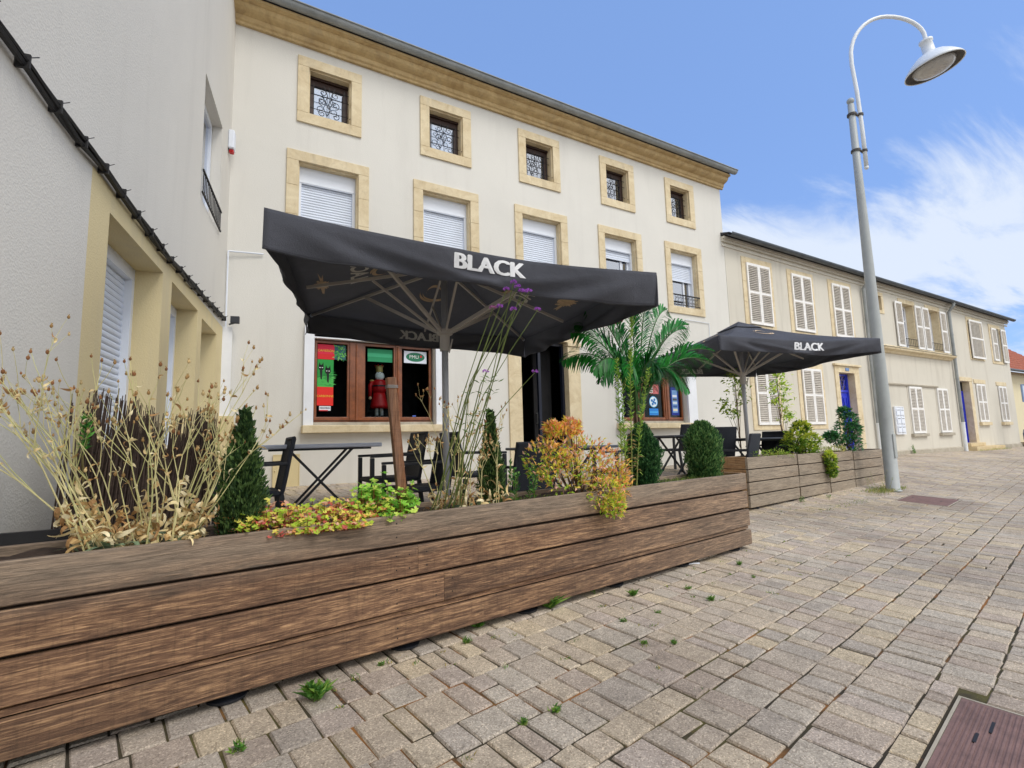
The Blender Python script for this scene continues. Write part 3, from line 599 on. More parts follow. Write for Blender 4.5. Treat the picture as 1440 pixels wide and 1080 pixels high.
# posters stuck inside the panes
p = MB(); y = .131
RED = srgb(214, 30, 38); GRN = srgb(40, 160, 70); DK = srgb(16, 24, 20); YEL = srgb(236, 196, 60)
def rect(mb, x0, x1, z0, z1, yy, col): mb.add([(x0, yy, z0), (x1, yy, z0), (x1, yy, z1), (x0, yy, z1)], [(0, 1, 2, 3)], col)
rect(p, 1.275, 1.525, 1.37, 1.59, y, srgb(222, 40, 70)); rect(p, 1.275, 1.525, 1.355, 1.44, y-.001, RED)
put_text(p, 'CAMERON', .052, lambda a, b, c: (1.40+a, y-.003-c*.2, 1.49+b), .001, 0, YEL)
paperobj('poster', p, WM)
p = MB(); rect(p, 1.526, 1.70, 1.36, 1.59, y, srgb(50, 96, 110)); rnd = random.Random(5)
for i in range(60):
    a, b = rnd.uniform(1.53, 1.69), rnd.uniform(1.37, 1.57); p.leaf((a, y-.002, b), (rnd.uniform(-1, 1), 0, rnd.uniform(-1, 1)), .05, .016, (0, -1, 0), 0, rnd.choice([srgb(60, 170, 70), srgb(30, 110, 60), srgb(130, 200, 90)]))
paperobj('poster', p, WM)
p = MB(); rect(p, 1.275, 1.515, .92, 1.35, y, srgb(36, 150, 62)); rect(p, 1.275, 1.515, .92, 1.06, y-.001, srgb(70, 180, 80))
for i in range(50): p.leaf((rnd.uniform(1.28, 1.5), y-.002, rnd.uniform(.93, 1.2)), (1, 0, rnd.uniform(-.2, .2)), .08, .01, (0, -1, 0), 0, rnd.choice([srgb(40, 140, 60), srgb(96, 196, 96)]))
for (a, b, r_) in ((1.33, 1.22, .045), (1.43, 1.17, .05)):      # two dark cat-like shapes with pale eyes
    p.add([(a+r_*cos(t_)*(.9), y-.004, b+r_*sin(t_)) for t_ in [2*pi*i/12 for i in range(12)]], [tuple(range(12))], DK)
    p.add([(a-r_*.8, y-.004, b+r_*.4), (a-r_*.6, y-.004, b+r_*1.9), (a-.005, y-.004, b+r_*.7)], [(0, 1, 2)], DK); p.add([(a+.005, y-.004, b+r_*.7), (a+r_*.7, y-.004, b+r_*1.9), (a+r_*.8, y-.004, b+r_*.4)], [(0, 1, 2)], DK)
    for sg in (-1, 1): p.add([(a+sg*.018+.012*cos(t_), y-.006, b+.006*sin(t_)) for t_ in [2*pi*i/8 for i in range(8)]], [tuple(range(8))], srgb(230, 240, 235))
    p.add([(a-.02, y-.005, b-.03), (a+.02, y-.005, b-.03), (a+.012, y-.005, b-.19), (a-.008, y-.005, b-.17)], [(0, 1, 2, 3)], DK)
paperobj('poster', p, WM)
p = MB(); rect(p, 1.275, 1.515, .63, .92, y, srgb(226, 40, 30)); put_text(p, 'CARBONNE', .046, lambda a, b, c: (1.395+a, y-.003-c*.2, .775+b), .001, 0, YEL); paperobj('poster', p, WM)
p = MB(); rect(p, 1.31, 1.48, .55, .62, y, srgb(232, 232, 238)); put_text(p, 'NOUVEAU', .032, lambda a, b, c: (1.395+a, y-.003-c*.2, .59+b), .001, .001, srgb(60, 60, 90)); rect(p, 1.31, 1.44, .545, .56, y-.001, RED); paperobj('sticker', p, WM)
p = MB(); rect(p, 2.045, 2.455, 1.36, 1.57, y, srgb(32, 140, 92)); rect(p, 2.045, 2.455, 1.44, 1.5, y-.001, srgb(60, 168, 120)); paperobj('green_sticker', p, WM)
p = MB(); rect(p, 2.655, 3.055, 1.37, 1.575, y, srgb(226, 232, 244))
p.add([(2.855+.165*cos(t_)*(1 if abs(cos(t_)) < .7 else 1.0), y-.002, 1.475+.078*sin(t_)) for t_ in [2*pi*i/28 for i in range(28)]], [tuple(range(28))], srgb(40, 120, 88))
put_text(p, 'PMU', .085, lambda a, b, c: (2.83+a, y-.004-c*.2, 1.475+b), .001, 0, srgb(240, 244, 240))
p.add([(2.955+.02*cos(t_), y-.005, 1.49+.02*sin(t_)) for t_ in [2*pi*i/12 for i in range(12)]], [tuple(range(12))], RED); paperobj('sticker', p, WM)
p = MB(); rect(p, 2.80, 2.86, .46, .48, y, srgb(90, 120, 210)); paperobj('sticker', p, WM)
p = MB()
for r_, c in ((.13, srgb(60, 160, 210)), (.115, srgb(226, 238, 244))): p.add([(8.42+r_*cos(t_), y-.002*(.14-r_)*100*.05, .80+r_*sin(t_)) for t_ in [2*pi*i/24 for i in range(24)]], [tuple(range(24))], c)
for a, b in ((-.05, .03), (.03, .05), (.05, -.03), (-.03, -.05), (0, 0)): p.add([(8.42+a+.03*cos(t_), y-.004, .8+b+.03*sin(t_)) for t_ in [2*pi*i/12 for i in range(12)]], [tuple(range(12))], srgb(40, 120, 190))
rect(p, 8.28, 8.56, .50, .65, y, srgb(40, 130, 214)); rect(p, 8.29, 8.55, .56, .58, y-.001, srgb(90, 190, 240)); rect(p, 8.26, 8.6, .98, 1.2, y, srgb(200, 110, 110)); rect(p, 8.30, 8.42, 1.0, 1.14, y-.001, srgb(225, 210, 205)); paperobj('sticker', p, WR)
p = MB(); rect(p, 8.98, 9.23, .50, 1.15, y, srgb(30, 50, 140)); rect(p, 9.02, 9.19, .56, 1.08, y-.001, srgb(120, 160, 210))
for i in range(6): rect(p, 9.035, 9.175, .60+i*.08, .65+i*.08, y-.002, [srgb(230, 220, 190), srgb(60, 90, 150), srgb(210, 220, 230), srgb(80, 80, 90), srgb(224, 226, 236), srgb(110, 150, 200)][i])
paperobj('poster', p, WR)
# doorway
d = MB(); d.frame(4.88, 5.97, -.62, 1.94, .05, .05, .06, .0, .12, .2); d.box(5.40, 5.46, .2, .26, -.6, 1.88)
d.box(4.93, 5.0, .25, .95, -.6, 1.88); d = d.build('door', 'navy', B)
g = MB(); g.box(5.47, 5.90, .5, .55, -.6, 1.86); g.build('inner_door', 'interior_dark', d)
h = MB(); h.tube([(5.52, .44, .35), (5.52, .44, .55)], .012, 6); h.tube([(5.52, .44, .35), (5.52, .5, .35)], .01, 6); h.tube([(5.52, .44, .55), (5.52, .5, .55)], .01, 6); h.build('handle', 'zinc', d)
s = MB()
s.cbox(4.60, 4.88, -.03, .2, -.75, 1.86, .005); s.cbox(5.97, 6.27, -.03, .2, -.75, 1.86, .005); s.cbox(4.57, 4.885, -.055, .2, 1.865, 1.94, .006); s.cbox(5.965, 6.30, -.055, .2, 1.865, 1.94, .006); s.cbox(4.60, 6.27, -.03, .2, 1.945, 2.2, .005)
s.build('door_surround', 'sandstone', B)
s = MB(); s.cbox(4.75, 6.15, -.35, .3, -.85, -.56, .01); s.build('doorstep', 'grey_stone', B)
# small fixtures of the facade
s = MB(); s.box(.68, 1.02, -.02, -.001, -.56, -.11); s.frame(.67, 1.03, -.57, -.10, .012, .012, .012, .012, -.026, -.0205); s.ball((.70, -.03, -.33), .01, 6, 4); s.build('meter_box', 'cream_paint', B)
s = MB(); s.tube([(.015, -.06, 2.81), (.47, -.03, 2.85)], .012, 6); s.tube([(.015, -.06, 2.81), (.02, -.06, 1.66)], .012, 6); s.tube([(9.47, -.02, 2.76), (10.3, -.02, 2.75), (10.3, -.02, 2.2)], .008, 6); s.build('conduit', 'white_pvc', B)
s = MB(); s.box(-.02, .105, -.1, -.02, .45, 1.70); s.build('pipe_casing', 'white_paint', B); s = MB(); s.box(-.05, .16, -.13, -.02, -.9, .45); s.build('casing_base', 'cream_paint', B)
s = MB(); s.obox((.13, -.17, 1.79), (1, -.25, 0), (.2, .95, -.2), (0, .2, 1), .055, .02, .05); s.tube([(.06, -.08, 1.74), (.13, -.15, 1.75)], .012, 6); s.build('security_light', 'black_plastic', B, bevel=.004)
s = MB(); s.box(9.50, 9.70, -.012, -.001, .32, 2.2); s.build('white_strip', 'white_paint', B)
# round projecting sign between door and right window
sg_ = empty('hanging_sign', (7.10, 0, 2.5), 0, 'small round red and white sign projecting from the wall above the palm', 'sign')
s = MB(); s.tube([(0, 0, 0), (0, -.5, 0)], .012, 6); s.build('bracket', 'iron', sg_)
def disc(mb, r, y, th, col, n=24): mb.add([(r*cos(2*pi*i/n)*0+th, y+r*cos(2*pi*i/n), r*.78*sin(2*pi*i/n)) for i in range(n)], [tuple(range(n))], col)
s = MB()
for th in (-1, 1):
    disc(s, .17, -.3, th*.02, srgb(176, 34, 52)); disc(s, .10, -.3, th*.0215, srgb(230, 226, 224))
s.add([(th*.02, -.3+.17*cos(2*pi*i/24), .1326*sin(2*pi*i/24)) for th in (-1, 1) for i in range(24)], [(i, (i+1) % 24, 24+(i+1) % 24, 24+i) for i in range(24)], srgb(120, 30, 40)); s.build('panel', 'paper', sg_)
# ------------------------------------------------------------------ building on the left (its wall runs towards the viewer)
LB = empty('side_building', (0, 0, 0), R(81), 'tall grey-cream rendered building along the left edge with white roller shutters and a black cable', 'building')
ops = [(-4.18, -2.98, .02, 1.52), (-2.70, -1.64, .02, 1.53), (-1.42, -.52, .02, 1.5), (-1.76, -.68, 2.80, 4.29)]
mb = MB()
wall_front(mb, -16, -4.47, -1.4, 1.68, []); wall_front(mb, -16, .2, 1.68, 7.4, [ops[3]]); reveals(mb, ops[3:], 0, .25); shell(mb, -16, .2, 0, 6, -1.4, 7.4); mb.build('wall', 'stucco_left', LB)
mb = MB(); mb.add([(-16.2, -.3, 7.35), (.4, -.3, 7.35), (.4, 3, 8.4), (-16.2, 3, 8.4), (.4, 6.2, 7.35), (-16.2, 6.2, 7.35)], [(0, 1, 2, 3), (3, 2, 4, 5), (1, 4, 2), (0, 3, 5)]); mb.build('roof', 'slate', LB)
mb = MB(); wall_front(mb, -4.47, .2, -1.4, 1.68, ops[:3], 0.0); reveals(mb, ops[:3], 0.0, .34)
mb.build('painted_surround', 'cream_paint', LB)
mb = MB(); mb.sweep_x([(-.001, -1.4), (-.02, -1.4), (-.02, -.5), (-.001, -.49)], -16, .1); mb.build('plinth', 'liner', LB)
for i, (a, b, c, d) in enumerate(ops[:3]):
    o = MB(); o.frame(a, b, c, d, .05, .05, .10, .04, .20, .34); o = o.build('window', 'white_pvc', LB)
    r = MB(); roller(r, a+.05, b-.05, c+.04, d-.10, .26, .05); r.build('roller_shutter', 'shutter_slat', o)
    s = MB(); s.cbox(a-.05, b+.05, -.05, .2, c-.07, c-.002, .006); s.build('sill', 'cream_paint', o)
a, b, c, d = ops[3]
o = MB(); o.frame(a+.01, b-.01, c, d, .06, .06, .07, .06, .12, .19); o.box((a+b)/2-.04, (a+b)/2+.04, .12, .19, c+.06, d-.07); o = o.build('window', 'white_pvc', LB)
g = MB(); g.box(a+.07, b-.07, .15, .155, c+.06, d-.07); g.build('glass', 'glass_sky', o)
g = MB(); g.box(a, b, .3, .32, c, d); g.build('curtain', 'curtain', o)
g = MB()
for z in (c+.04, c+.30): g.box(a-.02, b+.02, -.03, -.012, z, z+.02)
for i in range(14): g.tube([(a+.02+i*.08, -.02, c+.04), (a+.02+i*.08, -.02, c+.31)], .006, 5)
g.build('guard_rail', 'iron', o)
# cable bundle sagging along the wall
cpts = [(-12, 1.85), (-9, 1.80), (-7, 1.75), (-5.41, 1.72), (-5.06, 1.705), (-4.75, 1.695), (-4.43, 1.705), (-4.1, 1.69), (-3.72, 1.675), (-3.0, 1.66), (-2.4, 1.685), (-1.95, 1.70), (-1.2, 1.735), (-.5, 1.77), (-.02, 1.80)]
mb = MB(); rnd = random.Random(3)
for k in range(4):
    pts = []
    for i in range(len(cpts)-1):
        (u0, z0), (u1, z1) = cpts[i], cpts[i+1]; n = max(2, int((u1-u0)/.15))
        for j in range(n): t_ = j/n; u_ = u0+(u1-u0)*t_; pts.append((u_, -.03-.012*sin(u_*2.1+k*1.6), z0+(z1-z0)*t_+.017*cos(u_*2.1+k*1.6)+.006*sin(u_*7+k)))
    mb.tube(pts, .011+.003*(k % 2), 6)
for i in range(20):
    u_ = -5.6+i*.3; z_ = float(np.interp(u_, [c[0] for c in cpts], [c[1] for c in cpts])); mb.box(u_-.006, u_+.006, -.055, -.001, z_-.032, z_+.034); mb.bar((u_, -.05, z_+.02), (u_+.03, -.07, z_+.05), .006, .004)
mb.build('cable', 'cable_black', LB)
mb = MB(); mb.cbox(-.27, -.12, -.08, -.002, 4.26, 4.54, .012); ab = mb.build('alarm_box', 'white_pvc', LB)
mb = MB(); mb.cbox(-.235, -.155, -.07, -.01, 4.215, 4.259, .01); mb.build('strobe', 'red_paint', ab)
# ------------------------------------------------------------------ the row of two-storey houses
def pair(parent, x0, x1, z0, z1, y=-.012, name='shutter', open_=False):
    xm = (x0+x1)/2
    for a, b in ((x0, xm-.004), (xm+.004, x1)):
        m_ = MB(); louvre(m_, a, b, z0, z1, y); m_.build(name, ['wall_shutter_white', 'wall_shutter_grey'], parent)
def leaf1(parent, x0, x1, z0, z1, y=-.03):
    m_ = MB(); louvre(m_, x0, x1, z0, z1, y); return m_.build('shutter', ['wall_shutter_white', 'wall_shutter_grey'], parent)
def house(lab, x0, x1, zt0, zt1, ops, extra):
    H = empty('row_house', ((x0+x1)/2, 0, base_z((x0+x1)/2)), 0, lab, 'house', 'row houses along the street')
    sh = -H.location
    ops = [(a-.004, b+.004, c-.004, d+.004) for a, b, c, d in ops]
    mb = MB(); wall_front(mb, x0, x1, -1.6, zt1, ops); 
    if zt0 > zt1: mb.add([(x0, 0, zt1), (x1, 0, zt1), (x0, 0, zt0)], [(0, 1, 2)])
    reveals(mb, ops, 0, .45); shell(mb, x0, x1, 0, 8, -1.6, zt1); extra_h = H
    o = mb.build('wall', 'stucco_row', H); o.location = sh
    return H, sh
def P(mb, nm, mt, H, sh, **k): o = mb.build(nm, mt, H, **k); o.location = sh; return o
def roofpart(H, sh, x0, x1, z0, z1, end=False):
    g = MB(); n = 12
    for (a, za), (b, zb) in (((x0, z0), (x1, z1)),):
        pr = [(-.27+.08*cos(t_), .08*sin(t_)) for t_ in [pi+pi*i/10 for i in range(11)]]+[(-.27+.074*cos(t_), .074*sin(t_)) for t_ in [2*pi-pi*i/10 for i in range(11)]]
        k = len(pr); g.add([(a, y, za+z) for y, z in pr]+[(b, y, zb+z) for y, z in pr], [(i, (i+1) % k, k+(i+1) % k, k+i) for i in range(k)]+[tuple(range(k))[::-1], tuple(range(k, 2*k))])
    P(g, 'gutter', 'zinc_dark', H, sh)
    g = MB(); g.add([(x0, -.26, z0+.02), (x1, -.26, z1+.02), (x1, 4, z1+1.3), (x0, 4, z0+1.3), (x1, 8.2, z1), (x0, 8.2, z0)], [(0, 1, 2, 3), (3, 2, 4, 5), (1, 4, 2), (0, 3, 5)]); g.add([(x0, -.26, z0+.015), (x1, -.26, z1+.015), (x1, .1, z1+.015), (x0, .1, z0+.015)], [(3, 2, 1, 0)])
    P(g, 'roof', 'slate', H, sh)
    g = MB()
    for dz, dy in ((-.02, -.10), (-.09, -.06), (-.20, -.03)):
        g.add([(x0, 0, z0+dz-.06), (x1, 0, z1+dz-.06), (x1, dy, z1+dz-.06), (x0, dy, z0+dz-.06), (x1, dy, z1+dz), (x0, dy, z0+dz), (x1, 0, z1+dz+.002), (x0, 0, z0+dz+.002)], [(0, 3, 2, 1), (3, 5, 4, 2), (5, 7, 6, 4), (0, 7, 5, 3), (1, 2, 4, 6)])
    P(g, 'cornice', 'stucco_row', H, sh)
def downpipe(H, sh, x, zt, zb):
    g = MB(); g.tube([(x, -.27, zt), (x, -.25, zt-.12), (x, -.09, zt-.32), (x, -.09, .25)], .055, 10)
    for z in (3.6, 1.9, .6): g.tube([(x, -.09, z), (x, -.09, z+.03)], .064, 10)
    o = P(g, 'downpipe', 'zinc', H, sh); g = MB(); g.tube([(x, -.09, .25), (x, -.09, zb)], .062, 10); g.tube([(x, -.09, .22), (x, -.09, .27)], .07, 10); g.build('lower_pipe', 'lamp_white', o)
def wsur(o, x0, x1, z0, z1, wt=.16, wb=0, ws=.15, pr=.02, deep=.2, mat_='sandstone'):
    s = MB(); surround(s, x0, x1, z0, z1, ws, ws, wt, wb, pr, deep, rebate=0); return s.build('surround', mat_, o)
# house A with the first blue door
UA = [(11.93, 12.93), (13.95, 14.93), (16.05, 17.05)]; UG = [(11.93, 12.86), (14.05, 15.0)]
opA = [(a+.02, b-.02, 2.9, 4.53) for a, b in UA]+[(a+.02, b-.02, .25, 1.82) for a, b in UG]+[(15.99, 16.87, -.8, 1.80)]
H, sh = house('row house with a blue panelled door next to the cafe building, behind the smaller parasol', 11.13, 17.86, 5.10, 5.0, opA, None)
roofpart(H, sh, 11.02, 17.86, 5.12, 5.0); downpipe(H, sh, 17.86, 4.93, -.75)
for i, (a, b) in enumerate(UA):
    o = MB(); o.frame(a+.03, b-.03, 2.9, 4.53, .05, .05, .05, .05, .1, .16); o = P(o, 'window', 'white_paint', H, sh)
    wsur(o, a-.16, b+.16, 2.78, 4.72 if i < 1 else 4.68, .17, .1, .17); pair(o, a, b, 2.9, 4.56, -.024)
for a, b in UG:
    o = MB(); o.frame(a+.03, b-.03, .25, 1.82, .05, .05, .05, .05, .1, .16); o = P(o, 'window', 'white_paint', H, sh)
    wsur(o, a-.18, b+.16, .12, 1.99, .17, .12, .17); pair(o, a, b, .25, 1.83, -.024)
def bluedoor(H, sh, x0, x1, zb, zt, y, ztr=None):
    d = MB(); top = ztr or zt
    d.frame(x0, x1, zb, zt, .06, .06, .06, 0, y-.02, y+.05)
    d.cbox(x0+.06, x1-.06, y, y+.05, zb+.02, top-.05, .004)
    n = 2
    for r0, r1 in ((zb+.15, zb+.75), (zb+.85, top-.18)):
        for i in range(n):
            a = x0+.13+i*(x1-x0-.2)/n; b = a+(x1-x0-.2)/n-.07; d.cbox(a, b, y-.018, y-.001, r0, r1, .008)
    for i in range(4): a = x0+.17+i*(x1-x0-.3)/3.3; d.tube([(a, y-.03, zb+.9), (a, y-.03, top-.22)], .012, 6)
    if ztr: d.box(x0+.06, x1-.06, y-.03, y+.05, ztr-.05, ztr+.02)
    o = P(d, 'door', 'blue_door', H, sh)
    if ztr:
        g = MB(); g.box(x0+.06, x1-.06, y+.02, y+.03, ztr+.02, zt-.06); g.build('transom_glass', 'glass_sky', o)
        g = MB()
        for i in range(3): a = x0+.1+i*(x1-x0-.2)/3; b = a+(x1-x0-.2)/3; g.tube([(a, y-.005, ztr+.03), (b, y-.005, zt-.08)], .010, 5); g.tube([(b, y-.005, ztr+.03), (a, y-.005, zt-.08)], .010, 5)
        g.build('transom_grille', 'blue_door', o)
    h = MB(); h.ball((x0+.14, y-.06, zb+1.0), .03, 8, 6); h.tube([(x0+.14, y, zb+1.0), (x0+.14, y-.05, zb+1.0)], .01, 6); h.build('handle', 'gold', o)
bluedoor(H, sh, 16.0, 16.86, -.62, 1.79, .19, 1.28)
s = MB(); surround(s, 15.78, 17.16, -.8, 2.0, .21, .29, .2, 0, .03, .26, rebate=0); s.cbox(15.72, 17.22, -.09, .0, 2.0, 2.06, .006); P(s, 'door_surround', 'sandstone', H, sh)
s = MB(); s.cbox(15.9, 17.0, -.4, .3, -.9, -.62, .01); P(s, 'doorstep', 'grey_stone', H, sh)
s = MB(); s.cbox(16.36, 16.56, -.045, -.03, 1.86, 1.95, .003); P(s, 'number_plate', 'blind_blue', H, sh)
# house B with the sandstone ledge
OB = [(20.48, 21.38), (22.52, 23.42)]; GB = [(20.32, 21.24), (22.47, 23.32)]
opB = [(a-.0, b+.0, 2.87, 4.46) for a, b in OB]+[(a+.02, b-.02, -.09, 1.49) for a, b in GB]+[(18.84, 19.14, 4.04, 4.53)]
H, sh = house('row house with a long sandstone ledge under two upper windows with open shutters', 17.865, 24.23, 5.0, 4.90, opB, None)
roofpart(H, sh, 17.862, 24.23, 5.0, 4.9); downpipe(H, sh, 24.2, 4.84, -.82)
for a, b in OB:
    o = MB(); o.frame(a+.0, b-.0, 2.87, 4.46, .07, .07, .07, .07, .22, .29); o.box((a+b)/2-.05, (a+b)/2+.05, .215, .285, 2.94, 4.39); o.box(a+.07, (a+b)/2-.05, .23, .28, 3.9, 3.94); o.box((a+b)/2+.05, b-.07, .23, .28, 3.9, 3.94); o = P(o, 'window', 'white_paint', H, sh)
    s = MB(); surround(s, a-.16, b+.16, 2.872, 4.62, .16, .16, .16, 0, .02, .21, rebate=0); s.build('surround', 'sandstone', o)
    g = MB(); g.box(a+.07, b-.07, .25, .255, 2.94, 4.39); g.build('glass', 'glass_sky', o)
    g = MB(); g.add([(a+.05+i*.05, .36+.015*(i % 2), z) for z in (2.9, 4.4) for i in range(int((b-a-.1)/.05)+1)], [(i, i+1, i+2+int((b-a-.1)/.05), i+1+int((b-a-.1)/.05)) for i in range(int((b-a-.1)/.05))]); g.build('curtain', 'curtain', o)
    leaf1(o, a-.53, a-.04, 2.88, 4.47, -.035); leaf1(o, b+.04, b+.53, 2.88, 4.47, -.035)
    g = MB()
    for z in (2.96, 3.2): g.tube([(a-.02, -.04, z), (b+.02, -.04, z)], .01, 6)
    for i in range(7): g.tube([(a+.06+i*.13, -.04, 2.96), (a+.06+i*.13, -.04, 3.2)], .006, 5)
    g.build('guard_rail', 'iron', o)
for a, b in GB:
    o = MB(); o.frame(a+.03, b-.03, -.09, 1.49, .05, .05, .05, .05, .1, .16); o = P(o, 'window', 'white_paint', H, sh)
    s = MB(); s.frame(a-.07, b+.07, -.10, 1.57, .09, .09, .09, 0, -.012, .1); s.build('surround', 'stucco_row', o); pair(o, a, b, -.09, 1.51, -.02)
    s = MB(); s.cbox(a-.12, b+.12, -.09, .05, -.2, -.105, .005); s.build('sill', 'grey_stone', o)
o = MB(); o.box(18.84, 19.14, .2, .25, 4.04, 4.53); o = P(o, 'window', 'interior_dark', H, sh); wsur(o, 18.70, 19.26, 3.93, 4.66, .13, .11, .14)
s = MB(); s.sweep_x([(.0, 2.60), (-.05, 2.60), (-.09, 2.66), (-.20, 2.70), (-.22, 2.76), (-.10, 2.79), (-.05, 2.865), (0, 2.869)], 18.6, 24.05); P(s, 'ledge', 'sandstone', H, sh)
s = MB(); s.sweep_x([(-.225, 2.762), (-.235, 2.772), (-.12, 2.80), (-.10, 2.792)], 18.59, 24.06); P(s, 'ledge_flashing', 'zinc_dark', H, sh)
s = MB(); s.sweep_x([(0, 1.53), (-.05, 1.53), (-.06, 1.57), (0, 1.60)], 18.9, 22.6); P(s, 'moulding', 'grey_stone', H, sh)
s = MB(); s.sweep_x([(0, -1.2), (-.06, -1.2), (-.05, -.66), (0, -.63)], 17.9, 24.1); P(s, 'plinth', 'grey_stone', H, sh)
mbx = empty('letterbox_panel', (19.42, -.01, .35), 0, 'white panel of six letterboxes on the wall right of the street lamp', 'letterboxes')
s = MB(); s.box(-.3, .3, -.03, 0, -.45, .45); s.frame(-.31, .31, -.46, .46, .03, .03, .03, .03, -.05, -.0305); s.build('panel', 'white_paint', mbx)
for i in range(2):
    for j in range(3):
        s = MB(); x = -.135+i*.27; z = -.28+j*.28; s.cbox(x-.11, x+.11, -.075, -.031, z-.11, z+.11, .006); b_ = s.build('letterbox', 'white_pvc', mbx); s = MB(); s.box(x-.08, x+.08, -.08, -.0755, z+.05, z+.065); s.build('slot', 'iron', b_)
# house C with the second blue door
opC = [(26.12, 27.28, 2.87, 4.40), (28.42, 29.36, 2.86, 4.30), (24.56, 25.46, -.75, 1.86), (26.12, 26.94, .28, 1.78), (28.42, 29.2, .28, 1.76)]
H, sh = house('last row house of the street, its blue door in a deep sandstone recess', 24.235, 30.2, 4.90, 4.80, opC, None)
roofpart(H, sh, 24.232, 30.45, 4.9, 4.78)
o = MB(); o.frame(26.14, 27.26, 2.87, 4.4, .05, .05, .05, .05, .1, .16); o = P(o, 'window', 'white_paint', H, sh); wsur(o, 25.98, 27.42, 2.78, 4.55, .14, .09, .13); leaf1(o, 26.06, 27.32, 2.84, 4.42, -.06)
o = MB(); o.frame(28.44, 29.34, 2.86, 4.3, .06, .06, .06, .06, .2, .26); o.box(28.85, 28.93, .19, .25, 2.92, 4.24); o = P(o, 'window', 'white_paint', H, sh); wsur(o, 28.26, 29.52, 2.74, 4.46, .15, .12, .15); leaf1(o, 28.42, 28.93, 2.87, 4.29, -.03); leaf1(o, 29.40, 29.94, 2.83, 4.3, -.05)
g = MB(); g.box(28.5, 29.3, .22, .225, 2.92, 4.24); g.build('glass', 'glass_sky', o)
for a, b, z0, z1 in opC[3:]:
    o = MB(); o.frame(a+.01, b-.01, z0, z1, .05, .05, .05, .05, .1, .16); o = P(o, 'window', 'white_paint', H, sh); pair(o, a-.02, b+.02, z0, z1+.02, -.014)
    s = MB(); s.cbox(a-.16, b+.16, -.03, .1, z1+.04, z1+.2, .004); s.build('lintel', 'sandstone', o); s = MB(); s.cbox(a-.1, b+.1, -.1, .1, z0-.14, z0-.015, .005); s.build('sill', 'sandstone', o)
bluedoor(H, sh, 24.57, 25.45, -.6, 1.5, .21)
s = MB(); s.box(24.57, 25.45, .20, .24, 1.505, 1.86); P(s, 'transom', 'interior_dark', H, sh)
s = MB(); s.cbox(24.40, 24.56, -.03, .44, -.75, 1.86, .004); s.cbox(25.46, 25.74, -.03, .44, -.75, 1.86, .004); s.cbox(24.36, 25.78, -.04, .44, 1.865, 2.02, .004); P(s, 'door_surround', 'sandstone', H, sh)
s = MB(); s.cbox(24.5, 27.3, -.32, .3, -1.0, -.66, .01); s.cbox(24.5, 25.9, -.16, .3, -.655, -.52, .01); P(s, 'doorstep', 'door_step_stone', H, sh)
s = MB(); s.sweep_x([(0, -1.2), (-.06, -1.2), (-.05, -.68), (0, -.65)], 27.35, 30.2); P(s, 'plinth', 'grey_stone', H, sh)
# ------------------------------------------------------------------ far right: tiled house, car, shop sign
RH = empty('tiled_house', (40, 3, -.85), 0, 'cream house with a red tiled roof beyond the end of the row', 'house')
ez = at_y(1425, 517, 2.2).z; rz_ = at_y(1425, 466, 5.).z
mb = MB(); wall_front(mb, -8.6, 10, -.6, ez+.85, []); shell(mb, -8.6, 10, 0, 8, -.6, ez+.85); mb.build('wall', 'cream_wall', RH)
mb = MB()
n = 90; z0 = ez+.8; z1 = rz_+.85; 
for i in range(n):
    xa = -9+i*.22; 
    for k in range(16):
        ya, yb = -.5+k*.28, -.5+(k+1)*.28+.03; za, zb = z0+(z1-z0)*k/16+.03, z0+(z1-z0)*(k+1)/16
        mb.add([(xa, ya, za), (xa+.055, ya, za+.05), (xa+.165, ya, za+.05), (xa+.22, ya, za), (xa, yb, zb), (xa+.055, yb, zb+.05), (xa+.165, yb, zb+.05), (xa+.22, yb, zb)], [(0, 1, 5, 4), (1, 2, 6, 5), (2, 3, 7, 6), (0, 3, 2, 1)])
mb.add([(-9, 4, z1), (11, 4, z1), (11, 8.5, z0), (-9, 8.5, z0)], [(0, 1, 2, 3)]); mb.build('roof', 'tile_red', RH)
mb = MB(); mb.tube([(-9.05, -.56, z0), (11, -.56, z0)], .08, 8); mb.build('gutter', 'zinc_dark', RH)
mb = MB(); mb.frame(-4, -3, 1.0, 2.4, .06, .06, .06, .06, -.01, .03); mb.box(-3.94, -3.06, .0, .02, 1.06, 2.34); mb.build('window', 'white_paint', RH)
